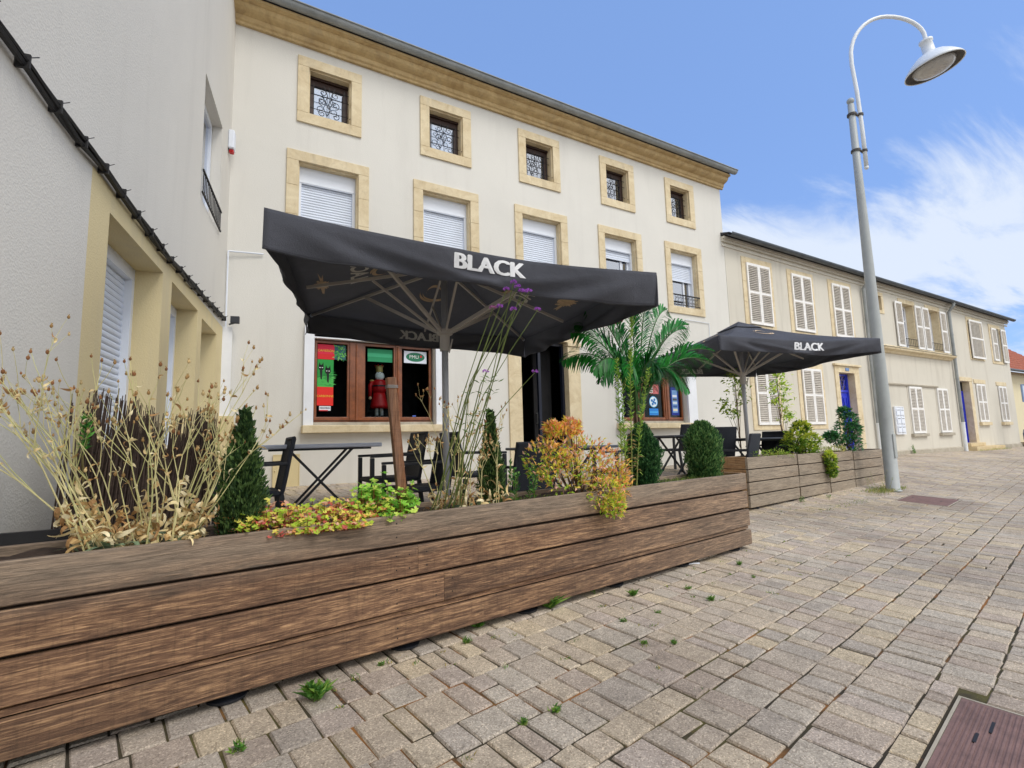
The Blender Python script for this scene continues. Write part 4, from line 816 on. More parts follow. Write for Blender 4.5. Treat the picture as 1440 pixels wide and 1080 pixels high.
for k in range(1):
    cp = at_y(1431, 612, -.8); CX = cp.x+3.6
    K = empty('parked_car', (CX+2.1, -.8, ground(CX+2, -.8)), 0, 'blue car parked at the far right edge of the street', 'car')
    prof = [(-2.0, .30), (-2.02, .62), (-1.9, .80), (-1.15, .93), (-.55, 1.38), (.75, 1.42), (1.45, .98), (1.98, .90), (2.03, .35), (1.7, .22), (-1.7, .22)]
    mb = MB(); n = len(prof); W_ = .84
    ys_ = [(-W_, .0), (-W_+.06, 1), (W_-.06, 1), (W_, .0)]
    vs = []
    for yy, s_ in ys_:
        for x, z in prof: zz_ = z if s_ else .3+(z-.3)*.93; vs.append((x*(1 if s_ else .97), yy*(1 if z < .95 else .84), zz_))
    mb.add(vs, [(j*n+i, j*n+(i+1) % n, (j+1)*n+(i+1) % n, (j+1)*n+i) for j in range(3) for i in range(n)]+[tuple(range(n))[::-1], tuple(range(3*n, 4*n))]); mb.build('body', 'car_blue', K, smooth=False, bevel=.03)
    for sgn in (-1, 1):
        g = MB(); y = sgn*.745; g.add([(-1.0, y*1.02, .95), (1.25, y*1.02, .97), (.68, y*.955, 1.33), (-.48, y*.955, 1.30)], [(0, 1, 2, 3)]); g.build('window', 'navy', K)
        g = MB(); g.cbox(-2.03, -1.9, sgn*.65-.12, sgn*.65+.12, .62, .74, .01); g.build('headlight', 'lamp_white', K)
    for x in (-1.25, 1.3):
        for sgn in (-1, 1):
            g = MB(); n = 20; r_ = .31
            g.add([(x+r_*cos(2*pi*i/n)*q, sgn*y_, .31+r_*sin(2*pi*i/n)*q) for y_, q in ((.66, 1), (.84, 1), (.86, .93), (.86, .62)) for i in range(n)], [(a*n+i, a*n+(i+1) % n, (a+1)*n+(i+1) % n, (a+1)*n+i) for a in range(3) for i in range(n)]); wv = g.build('wheel', 'rubber', K)
            g = MB(); g.add([(x+.2*cos(2*pi*i/n), sgn*.855, .31+.2*sin(2*pi*i/n)) for i in range(n)], [tuple(range(n))]); g.build('rim', 'zinc', wv)
sp_ = at_y(1462, 552, -1.2)
SG = empty('street_sign', (sp_.x+.15, -1.2, ground(sp_.x, -1.2)), R(-35), 'white and blue sign board with scrollwork on a dark post at the right edge', 'sign')
mb = MB(); mb.tube([(0, 0, 0), (0, 0, 2.4)], .05, 10); mb.build('post', 'iron', SG)
zc_ = sp_.z-SG.location.z
mb = MB(); mb.frame(-.78, .62, zc_-.36, zc_+.36, .05, .05, .05, .05, -.09, -.05, srgb(120, 140, 170)); mb.box(-.73, .57, -.08, -.06, zc_-.31, zc_+.31, srgb(214, 224, 236))
for i in range(4): mb.box(-.66, -.3, -.086, -.081, zc_-.2+i*.12, zc_-.15+i*.12, srgb(90, 120, 170))
mb.build('panel', 'paper', SG)
mb = MB()
for i in range(5): spiral(mb, .12+.16*cos(i*1.26), zc_+.16*sin(i*1.26), .11, -.10, 1.3, i*1.26, .012, 1)
mb.build('scrollwork', 'iron', SG)
# ------------------------------------------------------------------ street lamp
lb = Vector((9.80, -3.80)); lz = ground(*lb)
LP = empty('street_lamp', (lb.x, lb.y, lz), 0, 'tall grey street lamp with a curved arm and a round white shade', 'street lamp')
ad_ = Vector((.865, -.502, 0))
def A_(u, z): return ad_*u + Vector((0, 0, z))
mb = MB(); mb.lathe([(.0, 0), (.125, 0), (.125, .012), (.10, .02), (.098, 1.2), (.086, 3.2), (.066, 5.2), (.052, 6.95), (.0, 6.96)], 24); mb.ball((0, 0, 7.02), (.062, .062, .06), 12, 8); mb.build('pole', 'lamp_grey', LP, smooth=True)
mb = MB(); mb.cbox(-.045, .045, -.106, -.09, .55, .95, .006); mb.build('access_door', 'lamp_grey', LP)
pts = [A_(.16, 5.75), A_(.16, 6.5), A_(.14, 7.2), A_(.10, 7.75)]
c0 = (.86, 7.80); 
pts += [A_(.84-.74*cos(t_*pi/2), 7.85+.85*sin(t_*pi/2)) for t_ in [i/10 for i in range(1, 11)]]+[A_(.84+.68*sin(t_*pi/2), 8.7-.45*(1-cos(t_*pi/2))) for t_ in [i/8 for i in range(1, 9)]]+[A_(1.52, 8.12)]
mb = MB(); mb.tube(pts, .034, 12); mb.ball(tuple(A_(.16, 5.73)), .038, 10, 6); mb.build('arm', 'lamp_white', LP, smooth=True)
for z in (6.05, 6.75):
    mb = MB(); mb.tube([A_(-.1, z), A_(-.0, z)], .1, 12) if 0 else None
    mb.lathe([(.05, -.02), (.078, -.02), (.078, .02), (.05, .02)], 16, (0, 0, z)); p_ = A_(.155, z); mb.lathe([(.035, -.02), (.05, -.02), (.05, .02), (.035, .02)], 14, tuple(p_)); mb.bar(A_(.07, z), A_(.12, z), .04, .03); mb.build('clamp', 'lamp_dark', LP)
c = A_(1.52, 0)
TILT = Matrix.Translation(A_(1.52, 8.17)) @ Matrix.Rotation(R(10), 4, ad_.cross(Vector((0, 0, 1)))) @ Matrix.Translation(-A_(1.52, 8.17))
def tilted(mb): mb.v = [tuple(TILT @ Vector((c.x+(v[0]-c.x)*.93, c.y+(v[1]-c.y)*.93, v[2]))) for v in mb.v]; return mb
mb = MB(); mb.lathe([(.05, 8.20), (.115, 8.19), (.115, 8.15), (.095, 8.14), (.105, 7.93), (.16, 7.91), (.26, 7.86), (.37, 7.77), (.46, 7.67), (.485, 7.62), (.475, 7.615), (.44, 7.66), (.34, 7.74)], 40, (c.x, c.y, 0)); tilted(mb).build('lamp_shade', 'lamp_white', LP, smooth=True)
mb = MB(); mb.lathe([(.465, 7.625), (.40, 7.66), (.35, 7.67), (.33, 7.66)], 40, (c.x, c.y, 0)); tilted(mb).build('reflector', 'lamp_dark', LP, smooth=True)
mb = MB(); mb.lathe([(.345, 7.665), (.33, 7.61), (.26, 7.565), (.14, 7.535), (0, 7.53)], 40, (c.x, c.y, 0)); tilted(mb).build('lens', 'lamp_lens', LP, smooth=True)
# ------------------------------------------------------------------ parasols
def parasol(loc, rz, sx, sy, zc, rise, tx, ty, val, lab, zhub, seed, zb):
    Pm = empty('parasol', (loc[0], loc[1], zb), rz, lab, 'parasol', 'black parasols over the terrace')
    o_ = -zb; rn = random.Random(seed)
    hx, hy = sx/2, sy/2
    cn = [(-hx, -hy), (hx, -hy), (hx, hy), (-hx, hy)]
    zt = zc+rise
    def zed(x, y): return zc+tx*x+ty*y
    def canopy(k, t_, v, dz=0):          # panel k, t from apex to edge, v along the edge
        a, b = cn[k], cn[(k+1) % 4]
        ex, ey = a[0]+(b[0]-a[0])*v, a[1]+(b[1]-a[1])*v
        sag = 4*v*(1-v); inn = 1-.022*sag
        x, y = ex*t_*inn, ey*t_*inn
        z = zt+(zed(ex, ey)-zt)*t_-.05*sag*t_*t_-.055*sin(pi*t_)-.0*t_
        z += .006*sin(9*v+5*t_+k)*t_*sag
        return Vector((x, y, z+dz+o_))
    mb = MB(); nt_, nv = 14, 24
    for k in range(4):
        t0 = .14
        mb.add([canopy(k, t0+(1-t0)*i/nt_, j/nv) for i in range(nt_+1) for j in range(nv+1)], [(i*(nv+1)+j, (i+1)*(nv+1)+j, (i+1)*(nv+1)+j+1, i*(nv+1)+j+1) for i in range(nt_) for j in range(nv)])
        mb.add([canopy(k, .19*i/4, j/8, .032-.016*i/4) for i in range(5) for j in range(9)], [(i*9+j, (i+1)*9+j, (i+1)*9+j+1, i*9+j+1) for i in range(4) for j in range(8)])
    cp = mb.build('canopy', 'canopy_cloth', Pm, smooth=True); so_ = cp.modifiers.new('thickness', 'SOLIDIFY'); so_.thickness = .003
    ph = [rn.uniform(0, 6) for _ in range(8)]
    def valp(k, v, h, off=0):            # valance: v along, h 0 (top) .. 1 (hem)
        a, b = cn[k], cn[(k+1) % 4]; e = canopy(k, 1, v)
        L = math.hypot(b[0]-a[0], b[1]-a[1]); nx, ny = (b[1]-a[1])/L, -(b[0]-a[0])/L
        sag = 4*v*(1-v); env = min(1, sag*2.2)
        fold = (.016*sin(10*v+ph[k])+.008*sin(21*v+ph[k+4]+2*h))*h
        # diagonal drag folds running in from the corners
        d1 = sum(am*math.exp(-((vv*3.6-h*sl_-.1)**2)*22)*h for vv in (v, 1-v) for am, sl_ in ((.034, .7), (-.02, 1.25), (.026, 1.9)))
        out = .018*sin(pi*h)*env-.05*h*env+fold+d1+off
        dz = -val*h*(1-.10*sag)-.012*sin(8*v+ph[k])*h
        return Vector((e.x+nx*out, e.y+ny*out, e.z+dz))
    for k in range(4):
        mb = MB(); nh, nv = 10, 72
        mb.add([valp(k, j/nv, i/nh) for i in range(nh+1) for j in range(nv+1)], [(i*(nv+1)+j, (i+1)*(nv+1)+j, (i+1)*(nv+1)+j+1, i*(nv+1)+j+1) for i in range(nh) for j in range(nv)])
        for h_ in (.965,): mb.tube([valp(k, j/nv, h_, .002) for j in range(nv+1)], .0022, 4, caps=False)
        vo = mb.build('valance', 'canopy_cloth', cp, smooth=True); sm = vo.modifiers.new('thickness', 'SOLIDIFY'); sm.thickness = .0025
        L = math.hypot(cn[(k+1) % 4][0]-cn[k][0], cn[(k+1) % 4][1]-cn[k][1])
        if k in (0, 1, 2):
            tv = MB(); ts = .155 if k != 2 else .15
            for off, mir in ((.0035, 1),) if k != 2 else ((-.0035, 1), (.0035, 1)):
                for q_ in range(5): put_text(tv, 'BLACK', ts, lambda a, b, c: valp(k, (.520 if sx < sy else .545)+(a*.98+(q_-2)*.0042)*mir/L, (.40 if sx < sy else .46)-(b+(q_ % 2)*.004)/val, off*(1+.1*q_)+c*.02), .001, 0)
            tv.build('lettering', 'print_white' if k < 2 else 'print_faded', vo)
    # mast, hub, slider, ribs and struts
    mb = MB(); mb.tube([(0, 0, 0), (0, 0, zt-.02+o_)], .029, 14); mb.build('pole', 'pole_grey', Pm, smooth=True)
    mb = MB(); mb.lathe([(.030, -.05), (.075, -.05), (.08, 0), (.05, .035), (.030, .04)], 18, (0, 0, zt-.16+o_)); mb.build('top_hub', 'rib_grey', Pm)
    mb = MB(); mb.lathe([(.031, -.12), (.045, -.12), (.045, .02), (.07, .03), (.07, .07), (.031, .075)], 18, (0, 0, zhub+o_)); mb.bar((.03, -.04, zhub-.14+o_), (.06, -.05, zhub-.02+o_), .012, .012); mb.build('slider', 'rib_grey', Pm)
    tg = [cn[0], (0, -hy), cn[1], (hx, 0), cn[2], (0, hy), cn[3], (-hx, 0)]
    for i, (x, y) in enumerate(tg):
        corner = i % 2 == 0
        e = canopy(i//2, 1, 0 if corner else .5); tip = Vector((e.x*.965, e.y*.965, e.z-.035)); a = Vector((e.x*.04, e.y*.04, zt-.17+o_))
        if not corner: tip = a+(tip-a)*.97
        mb = MB(); mb.bar(a, tip, .016, .024)
        if corner: mb.tube([tip-(tip-a).normalized()*.05, tip], .015, 8)
        r_ = mb.build('rib', 'rib_grey', Pm)
        if corner: mb = MB(); mb.ball(tip, .02, 8, 6); mb.build('tip', 'white_pvc', r_)
        s0 = Vector((x, y, 0)).normalized()*.06+Vector((0, 0, zhub+.05+o_)); s1 = a+(tip-a)*.52
        s1.z -= .015
        mb = MB(); mb.bar(s0, s1, .022 if corner else .016, .030 if corner else .02); mb.build('strut', 'rib_grey', r_)
    # prints on the panels: tan swirls, letters showing through inside
    for k in range(4):
        pr_ = MB()
        for arc in ((.50, .30, .56, .14, .3, 3.9), (.50, .36, .54, .10, 2.9, 6.6), (.5, .42, .53, .17, .1, 1.6)):
            c_t, a_, c_v, r2, t0, t1 = arc; q = []
            for i in range(25):
                th = t0+(t1-t0)*i/24; wv_ = .012*sin(pi*i/24)+.002
                cv_0 = .5+r2*cos(th)*.8; ct_ = .40+r2*.7*sin(th)
                q.append((ct_, cv_0, wv_))
            for dz in (.008, -.008):
                vs = []
                for ct_, cv0, wv_ in q: vs += [canopy(k, ct_-wv_, cv0, dz), canopy(k, ct_+wv_, cv0, dz)]
                pr_.add(vs, [(2*i, 2*i+1, 2*i+3, 2*i+2) for i in range(24)])
        pr_.build('swirl_print', 'print_tan', cp)
    for k, sg, v0 in ((3, 1, .55), (1, 1, .45)):
        tv = MB(); hh_ = (hx, hy)[0]; LL = 2*hy
        for dz in (-.009,):
            put_text(tv, 'BLACK', .20, lambda a, b, c: canopy(k, .60-b/hh_, v0+a/(LL*.6), dz-c*.2), .001, .006)
        tv.build('panel_lettering', 'print_faded', cp)
        tv = MB(); rr = random.Random(int(v0*100))
        n_ = 46; ring = []
        for i in range(n_):
            a_ = 2*pi*i/n_; q_ = rr.uniform(.55, 1.1)*(1.9 if abs(sin(a_)) < .25 else 1)
            ring.append(canopy(k, .84+.055*q_*sin(a_), v0-.10+.075*q_*cos(a_), -.008))
        ctr = canopy(k, .84, v0-.10, -.009); tv.add(ring+[ctr], [(i, (i+1) % n_, n_) for i in range(n_)])
        tv.build('panel_emblem', 'print_tan', cp)
    mb = MB(); mb.lathe([(0, 0), (.26, 0), (.27, .03), (.25, .06), (.06, .08), (.045, .3), (.03, .3)], 28); mb.build('base', 'black_plastic', Pm)
    return Pm
parasol((1.703, -3.957), -.219, 2.507, 2.821, 1.30, .42, -.072, .041, .235, 'large black parasol on the left reading BLACK in front of the doorway', .93, 4, ground(1.7, -3.96))
parasol((7.14, -3.04), -.309, 2.541, 2.541, 1.30, .48, 0, 0, .20, 'smaller looking black parasol on the right reading BLACK beside the street lamp', .92, 9, ground(7.14, -3.04))
# ------------------------------------------------------------------ terrace furniture
def armchair():
    r = empty('armchair', (0, 0, 0))
    for x, y, lean in ((-.25, -.25, 0), (.25, -.25, 0), (-.24, .24, .05), (.24, .24, .05)):
        m_ = MB(); m_.bar((x, y+lean, 0), (x, y, .64 if y < 0 else .40), .045, .04, (0, 1, 0)); m_.build('leg', 'black_plastic', r, bevel=.006)
    m_ = MB(); m_.cbox(-.26, .26, -.26, .24, .39, .43, .012); m_.box(-.23, .23, -.23, .21, .43, .436); m_.build('seat', 'chair_mesh', r)
    m_ = MB(); n = 8
    prof = [(.235, .42), (.26, .55), (.285, .70), (.32, .88)]
    vs = []
    for t_ in range(4):
        y, z = prof[t_]
        for i in range(n+1): x = -.235+.47*i/n; vs.append((x, y+.03*(1-(x/.235)**2), z))
    for t_ in range(4):
        y, z = prof[t_]
        for i in range(n+1): x = -.235+.47*i/n; vs.append((x, y+.022+.03*(1-(x/.235)**2), z))
    q = n+1; m_.add(vs, [(a*q+i, a*q+i+1, (a+1)*q+i+1, (a+1)*q+i) for a in range(3) for i in range(n)]+[(4*q+a*q+i, 4*q+(a+1)*q+i, 4*q+(a+1)*q+i+1, 4*q+a*q+i+1) for a in range(3) for i in range(n)]+[(3*q+i, 3*q+i+1, 7*q+i+1, 7*q+i) for i in range(n)])
    m_.tube([(-.245, .24, .40), (-.245, .268, .55), (-.245, .293, .70), (-.245, .33, .885), (.245, .33, .885), (.245, .293, .70), (.245, .268, .55), (.245, .24, .40)], .017, 8); m_.build('backrest', 'chair_mesh', r)
    for s_ in (-1, 1):
        m_ = MB(); m_.bar((s_*.255, -.27, .655), (s_*.255, .28, .665), .05, .026); m_.build('armrest', 'black_plastic', r, bevel=.006)
    return r
def folding_table(L=1.1, W=.7, top='dark_table_top'):
    r = empty('folding_table', (0, 0, 0))
    m_ = MB(); m_.cbox(-L/2, L/2, -W/2, W/2, .72, .762 if top == 'table_top' else .752, .008); m_.build('tabletop', top, r)
    m_ = MB(); m_.frame(-L/2+.08, L/2-.08, 0, 0, .0, .0, 0, 0, 0, 0) if 0 else None
    for y in (-W/2+.07, W/2-.07): m_ = MB(); m_.box(-L/2+.1, L/2-.1, y-.01, y+.01, .70, .719); m_.build('rail', 'black_plastic', r)
    for y in (-W/2+.1, W/2-.1):
        for s_ in (-1, 1):
            m_ = MB(); m_.bar((-s_*.36, y+s_*.014, .0), (s_*.30, y+s_*.014, .715), .025, .034, (0, 1, 0)); m_.build('leg', 'black_plastic', r, bevel=.004)
    for s_ in (-1, 1):
        m_ = MB(); m_.tube([(s_*.36, -W/2+.05, .015), (s_*.36, W/2-.05, .015)], .015, 8); m_.build('foot_bar', 'black_plastic', r)
    return r
proto_c = armchair(); used_c = [False]
def put_chair(px, Y, rz, label, s=1):
    o = proto_c if not used_c[0] else copy_tree(proto_c); used_c[0] = True
    X = at_y(px, 620, Y).x; o.location = (X, Y, ground(X, Y)); o.rotation_euler.z = R(rz); o.scale = (s, s, s)
    tag(o, label, 'chair', 'black armchairs on the terrace')
# rz 0: the sitter looks towards the viewer, back towards the facade
put_chair(352, -3.0, -90, 'black armchair half hidden behind the pointed conifer left of the pale folding table')
put_chair(548, -2.7, -90, 'black armchair between the pale folding table and the wooden stake')
put_chair(585, -3.2, -90, 'black armchair standing right behind the leaning wooden stake')
put_chair(668, -2.7, 90, 'black armchair behind the pale dried stalks right of the parasol pole')
put_chair(728, -3.6, 185, 'black armchair with its back to the street, left of the orange shrub')
put_chair(872, -3.0, -95, 'black armchair seen between the orange shrub and the tall green stalks')
put_chair(951, -1.0, 185, 'black chair against the cafe wall under the right window')
put_chair(1029, -3.2, 200, 'tall-looking black armchair with its back to the street, right of the round clipped conifer')
put_chair(1082, -2.9, -80, 'black armchair under the small parasol, right of the dark folding table')
put_chair(1000, -2.2, 175, 'black armchair mostly hidden behind the round clipped conifer')
def put_table(px, Y, rz, label, **k):
    o = folding_table(**k); X = at_y(px, 620, Y).x; o.location = (X, Y, ground(X, Y)); o.rotation_euler.z = R(rz); tag(o, label, 'table', 'folding tables on the terrace')
put_table(450, -2.5, -6, 'pale blue-grey folding table with crossed black legs in front of the poster window', L=1.15, W=.7, top='table_top')
put_table(790, -3.0, 0, 'dark folding table behind the orange shrub', L=1.2)
put_table(955, -1.8, 0, 'small dark folding table by the cafe wall left of the round clipped conifer', L=.9, W=.6)
put_table(1062, -2.6, -10, 'dark folding table between the two armchairs under the small parasol', L=.8, W=.7)
# ------------------------------------------------------------------ planters
def planter(loc, rz, L, D, zt, zb, label, mat_='planter_wood', boards=4, group='wooden planters along the terrace', joints=(), endmat='planter_end', lean=True, zg=None):
    zg = ground(loc[0], loc[1]) if zg is None else zg
    r = empty('planter', (loc[0], loc[1], zg), rz, label, 'planter', group)
    b0, t0 = zb-zg, zt-zg; h = (t0-b0)/boards; rn = random.Random(int(L*100))
    for side in (0, 1):
        for i in range(boards):
            m_ = MB(); m_.col = (rn.random(), rn.random(), rn.random())
            z0, z1 = b0+i*h, b0+(i+1)*h-(.015 if i or not lean or side else .036)
            off = (.012 if i == 0 and lean and side == 0 else 0)+rn.uniform(-.002, .002)
            y0, y1 = (-off, .032-off) if side == 0 else (D-.032, D)
            js = [0]+[j for j in joints if i in (j[1], -1) or j[1] == -1] if 0 else None
            cuts = [0]+sorted([j for j, rows in joints if i in rows])+[L]
            for a, b in zip(cuts, cuts[1:]):
                nseg = max(1, int((b-a)/.35)); 
                m_.col = (rn.random(), rn.random(), rn.random())
                # board with chamfered edges and a slight bow, split along its length
                xs_ = [a+.001+(b-a-.002)*j/nseg for j in range(nseg+1)]
                c_ = .004; ring = [(y0, z0+c_), (y0+c_, z0), (y1-c_, z0), (y1, z0+c_), (y1, z1-c_), (y1-c_, z1), (y0+c_, z1), (y0, z1-c_)]
                vs = []
                for j, x in enumerate(xs_):
                    wv_ = .0025*sin(x*1.7+i*2.1); wz = .003*sin(x*1.1+i)
                    vs += [(x, y+wv_, z+wz) for y, z in ring]
                m_.add(vs, [(j*8+k, j*8+(k+1) % 8, (j+1)*8+(k+1) % 8, (j+1)*8+k) for j in range(nseg) for k in range(8)]+[tuple(range(8))[::-1], tuple(range(nseg*8, nseg*8+8))])
            m_.m = 1
            for x_ in [a_+e_ for a_, b_ in zip(cuts, cuts[1:]) for e_ in (.05, b_-a_-.05)]+([L*.33, L*.66] if L > 2 else []):
                for zz_ in (z0+.04, z1-.04):
                    if side == 0: m_.add([(x_+.004*cos(k*pi/4), y0-.0012+.0025*sin(x_*1.7+i*2.1), zz_+.003*sin(x_*1.1+i)+.004*sin(k*pi/4)) for k in range(8)], [tuple(range(8))])
            m_.m = 0
            m_.build('board', [mat_, 'iron'], r)
    m_ = MB()
    if lean: m_.box(.01, L-.01, .012, .05, b0+h-.028, b0+h-.006)
    m_.build('batten', mat_, r) if lean else None
    for x0 in (.0, L-.03):
        for i in range(boards):
            m_ = MB(); m_.col = (rn.random(), rn.random(), rn.random()); m_.cbox(x0+(.002 if x0 else 0), x0+.03, .033, D-.033, b0+i*h+.001, b0+(i+1)*h-.007, .003); m_.build('end_board', endmat, r)
    m_ = MB(); m_.box(.035, L-.035, .05, D-.037, b0+.03, t0-.06); ns = 40
    m_.build('soil', 'soil', r)
    m_ = MB(); rr = random.Random(3)
    nx = int(L/.05)
    m_.add([(.035+(L-.07)*i/nx, .05+(D-.09)*j/6, t0-.055+rr.uniform(0, .022)) for j in range(7) for i in range(nx+1)], [(j*(nx+1)+i, j*(nx+1)+i+1, (j+1)*(nx+1)+i+1, (j+1)*(nx+1)+i) for j in range(6) for i in range(nx)]); m_.build('soil', 'soil', r, smooth=True)
    n = max(2, int(L/.85)+1)
    for i in range(n):
        for y in (.09, D-.09) if L > 2 else (.08, D-.08):
            x = .2+(L-.4)*i/(n-1); g_ = ground(loc[0]+x*cos(rz)-y*sin(rz), loc[1]+x*sin(rz)+y*cos(rz))-zg
            m_ = MB(); m_.lathe([(0, g_), (.075, g_), (.08, g_+.012), (.045, g_+.02), (.04, b0), (0, b0)], 20, (x, y, 0)); m_.build('foot', 'black_plastic', r)
    return r
P1 = (-.92, -5.728); P1R = R(7.9); PL1 = 5.24
planter(P1, P1R, PL1, .42, -.34, -.99, 'long brown plank planter running across the foreground', joints=((1.85, (0, 3) if 0 else (2,)), (2.0, (1,))), boards=4)
d1 = Vector((cos(P1R), sin(P1R))); n1 = Vector((-sin(P1R), cos(P1R)))
def on1(s, off, z): p = Vector(P1)+d1*(s+.303)+n1*off; return Vector((p.x, p.y, z))     # s measured as in my notes, from the left edge of the view
P2 = Vector((5.92, -3.87)); P2R = R(7.5); d2 = Vector((cos(P2R), sin(P2R))); n2 = Vector((-sin(P2R), cos(P2R)))
def on2(s, off, z): p = P2+d2*s+n2*off; return Vector((p.x, p.y, z))
secs = [(0, 1.42, -.275, -.93), (1.45, 1.05, -.285, -.93), (2.53, 1.02, -.30, -.95), (3.58, 1.45, -.315, -.95)]
for i, (s0, L, zt, zb) in enumerate(secs):
    p = on2(s0, 0, 0); planter((p.x, p.y), P2R, L, .42, zt, zb, ['first grey plank planter of the far row, its lighter brown end showing', 'second grey plank planter of the far row, under the trailing yellow-green shrub', 'third grey plank planter of the far row, left of the dark green shrub', 'last grey plank planter of the far row, ending behind the street lamp'][i], 'planter_grey', lean=False, endmat='planter_end' if i == 0 else 'planter_grey')
# black liner strip left of the planter
m_ = MB(); a = on1(-.30, .44, -.33); b = on1(.25, .44, -.34)
m_.bar(a, b, .03, .05); m_.build('liner_strip', 'liner'); tag(bpy.data.objects['liner_strip'], 'black plastic strip between the grey wall and the left end of the long planter', 'liner')
# leaning wooden stake
m_ = MB(); a = on1(1.55, .16, -.45); b = on1(1.47, .17, .37); m_.col = (.2, .4, .6); m_.bar(a, b, .05, .045, (0, 1, 0)); o = m_.build('wooden_stake', 'stake_wood', bevel=.004); tag(o, 'reddish brown square wooden stake leaning in the long planter below the window', 'stake')
m_ = MB(); c_ = a+(b-a)*.93
for dz in (0, .006, .012): m_.tube([c_+Vector((.029*sx, .027*sy, dz)) for sx, sy in ((-1, -1), (1, -1), (1, 1), (-1, 1), (-1, -1))], .0015, 4)
w_ = m_.build('wire', 'zinc', o)
# ------------------------------------------------------------------ nutcracker figure in the window
NC = empty('nutcracker_figure', (2.28, .29, .60), 0, 'red and white wooden nutcracker soldier standing behind the middle window pane', 'figurine')
def part(mb, nm, mt): return mb.build(nm, mt, NC, smooth=True)
mb = MB(); mb.lathe([(0, .03), (.15, .03), (.165, .0), (.155, .06), (.12, .2), (.10, .30), (0, .32)], 24); part(mb, 'skirt', 'red_paint')
mb = MB(); mb.lathe([(.0, .28), (.10, .28), (.125, .36), (.12, .46), (.105, .52), (.05, .54), (0, .54)], 24); part(mb, 'jacket', 'red_paint')
mb = MB(); mb.lathe([(.127, .40), (.131, .405), (.131, .425), (.127, .43)], 24); part(mb, 'belt', 'black_plastic')
mb = MB(); mb.ball((0, -.03, .60), (.085, .06, .085), 14, 10); part(mb, 'beard', 'print_white')
mb = MB(); mb.ball((0, 0, .635), (.068, .065, .075), 14, 10); mb.ball((0, -.07, .645), .013, 8, 6); h_ = part(mb, 'head', 'skin_paint')
for s_ in (-1, 1): m_ = MB(); m_.ball((s_*.026, -.062, .665), .009, 6, 4); m_.build('eye', 'black_plastic', h_)
mb = MB(); mb.lathe([(.06, .68), (.065, .70), (.062, .74), (.075, .80), (0, .79)], 18); cr_ = part(mb, 'crown', 'gold')
for i in range(6): m_ = MB(); m_.ball((.068*cos(i*1.047), .068*sin(i*1.047), .80), .018, 8, 6); m_.build('jewel', 'red_paint', cr_)
for s_ in (-1, 1):
    mb = MB(); mb.tube([(s_*.12, 0, .50), (s_*.165, -.01, .42), (s_*.17, -.03, .22)], [.036, .036, .03], 10); ar = part(mb, 'arm', 'red_paint')
    m_ = MB(); m_.ball((s_*.17, -.035, .19), .03, 8, 6); m_.build('hand', 'skin_paint', ar)
    m_ = MB(); m_.ball((s_*.13, 0, .515), (.045, .04, .02), 10, 6); m_.build('epaulette', 'gold', ar)
    mb = MB(); mb.tube([(s_*.045, 0, .1), (s_*.045, -.0, -.14)], .032, 8); part(mb, 'leg', 'print_white'); mb = MB(); mb.ball((s_*.045, -.03, -.15), (.035, .06, .025), 8, 6); part(mb, 'boot', 'black_plastic')
mb = MB(); mb.lathe([(0, -.23), (.14, -.23), (.14, -.175), (0, -.17)], 20); part(mb, 'base', 'green_print')
NC.scale = (.93, .93, .9)
# ------------------------------------------------------------------ plants
def jit(c, k=.15, rn=random): f = rn.uniform(1-k, 1+k); return tuple(max(0, x*f) for x in c[:3])
def mixc(a, b, t_): return tuple(x*(1-t_)+y*t_ for x, y in zip(a[:3], b[:3]))
def conifer(base, h, r, label, seed, colr=(srgb(48, 78, 46), srgb(112, 142, 78)), n=2600, lobes=3, shape='column', top=.0):
    rn = random.Random(seed); E = empty('conifer', base, 0, label, 'conifer', 'small clipped conifers in the planters')
    mb = MB(); mb.tube([(0, 0, -.04), (0, 0, h*.5), (0, 0, h*.8)], [.012, .009, .004], 6); mb.build('trunk', 'bark', E)
    lob = [(0, 0, 1.)] if lobes == 1 else [(0, 0, 1.)]+[(rn.uniform(-.45, .45)*r, rn.uniform(-.45, .45)*r, rn.uniform(.7, .92)) for _ in range(lobes-1)]
    mb = MB()
    for i in range(n):
        lx, ly, lh = rn.choice(lob); t_ = rn.random()**.9; z = t_*h*lh
        if shape == 'column': rad = r*(.86+.14*sin(pi*t_)+.06*sin(t_*17+2))*(1-t_**8)**.5 if t_ < .985 else r*.3
        else: rad = r*(.62+.5*sin(pi*min(1, .18+t_*.9)))*(1-t_**1.8)**.7
        if len(lob) > 1: rad *= .72
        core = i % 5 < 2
        a = rn.uniform(0, 2*pi); q = rn.uniform(.0, .75)**.6 if core else (rn.uniform(.5, 1.08)**.6 if rn.random() < .8 else rn.uniform(1, 1.16)); x = lx*(t_*.9+.1)+rad*q*cos(a); y = ly*(t_*.9+.1)+rad*q*sin(a)
        d = Vector((cos(a)*.55+rn.uniform(-.4, .4), sin(a)*.55+rn.uniform(-.4, .4), 1.0+rn.uniform(-.5, .4)))
        k = rn.random(); c = jit(mixc(colr[0], colr[1], k*k if rn.random() < .8 else 1), .25, rn)
        L = rn.uniform(.016, .034)
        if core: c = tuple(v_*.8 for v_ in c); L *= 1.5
        mb.leaf((x, y, z), d, L, L*(.55 if core else .34), (rn.uniform(-1, 1), rn.uniform(-1, 1), rn.uniform(-1, 1)), .1, c)
    mb.build('foliage', 'leaf', E); return E
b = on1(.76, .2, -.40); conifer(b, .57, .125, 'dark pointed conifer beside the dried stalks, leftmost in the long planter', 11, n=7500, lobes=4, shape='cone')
b = on1(2.17, .21, -.40); conifer(b, .58, .105, 'narrow pointed dark conifer left of the orange shrub', 12, n=6000, lobes=2, shape='cone')
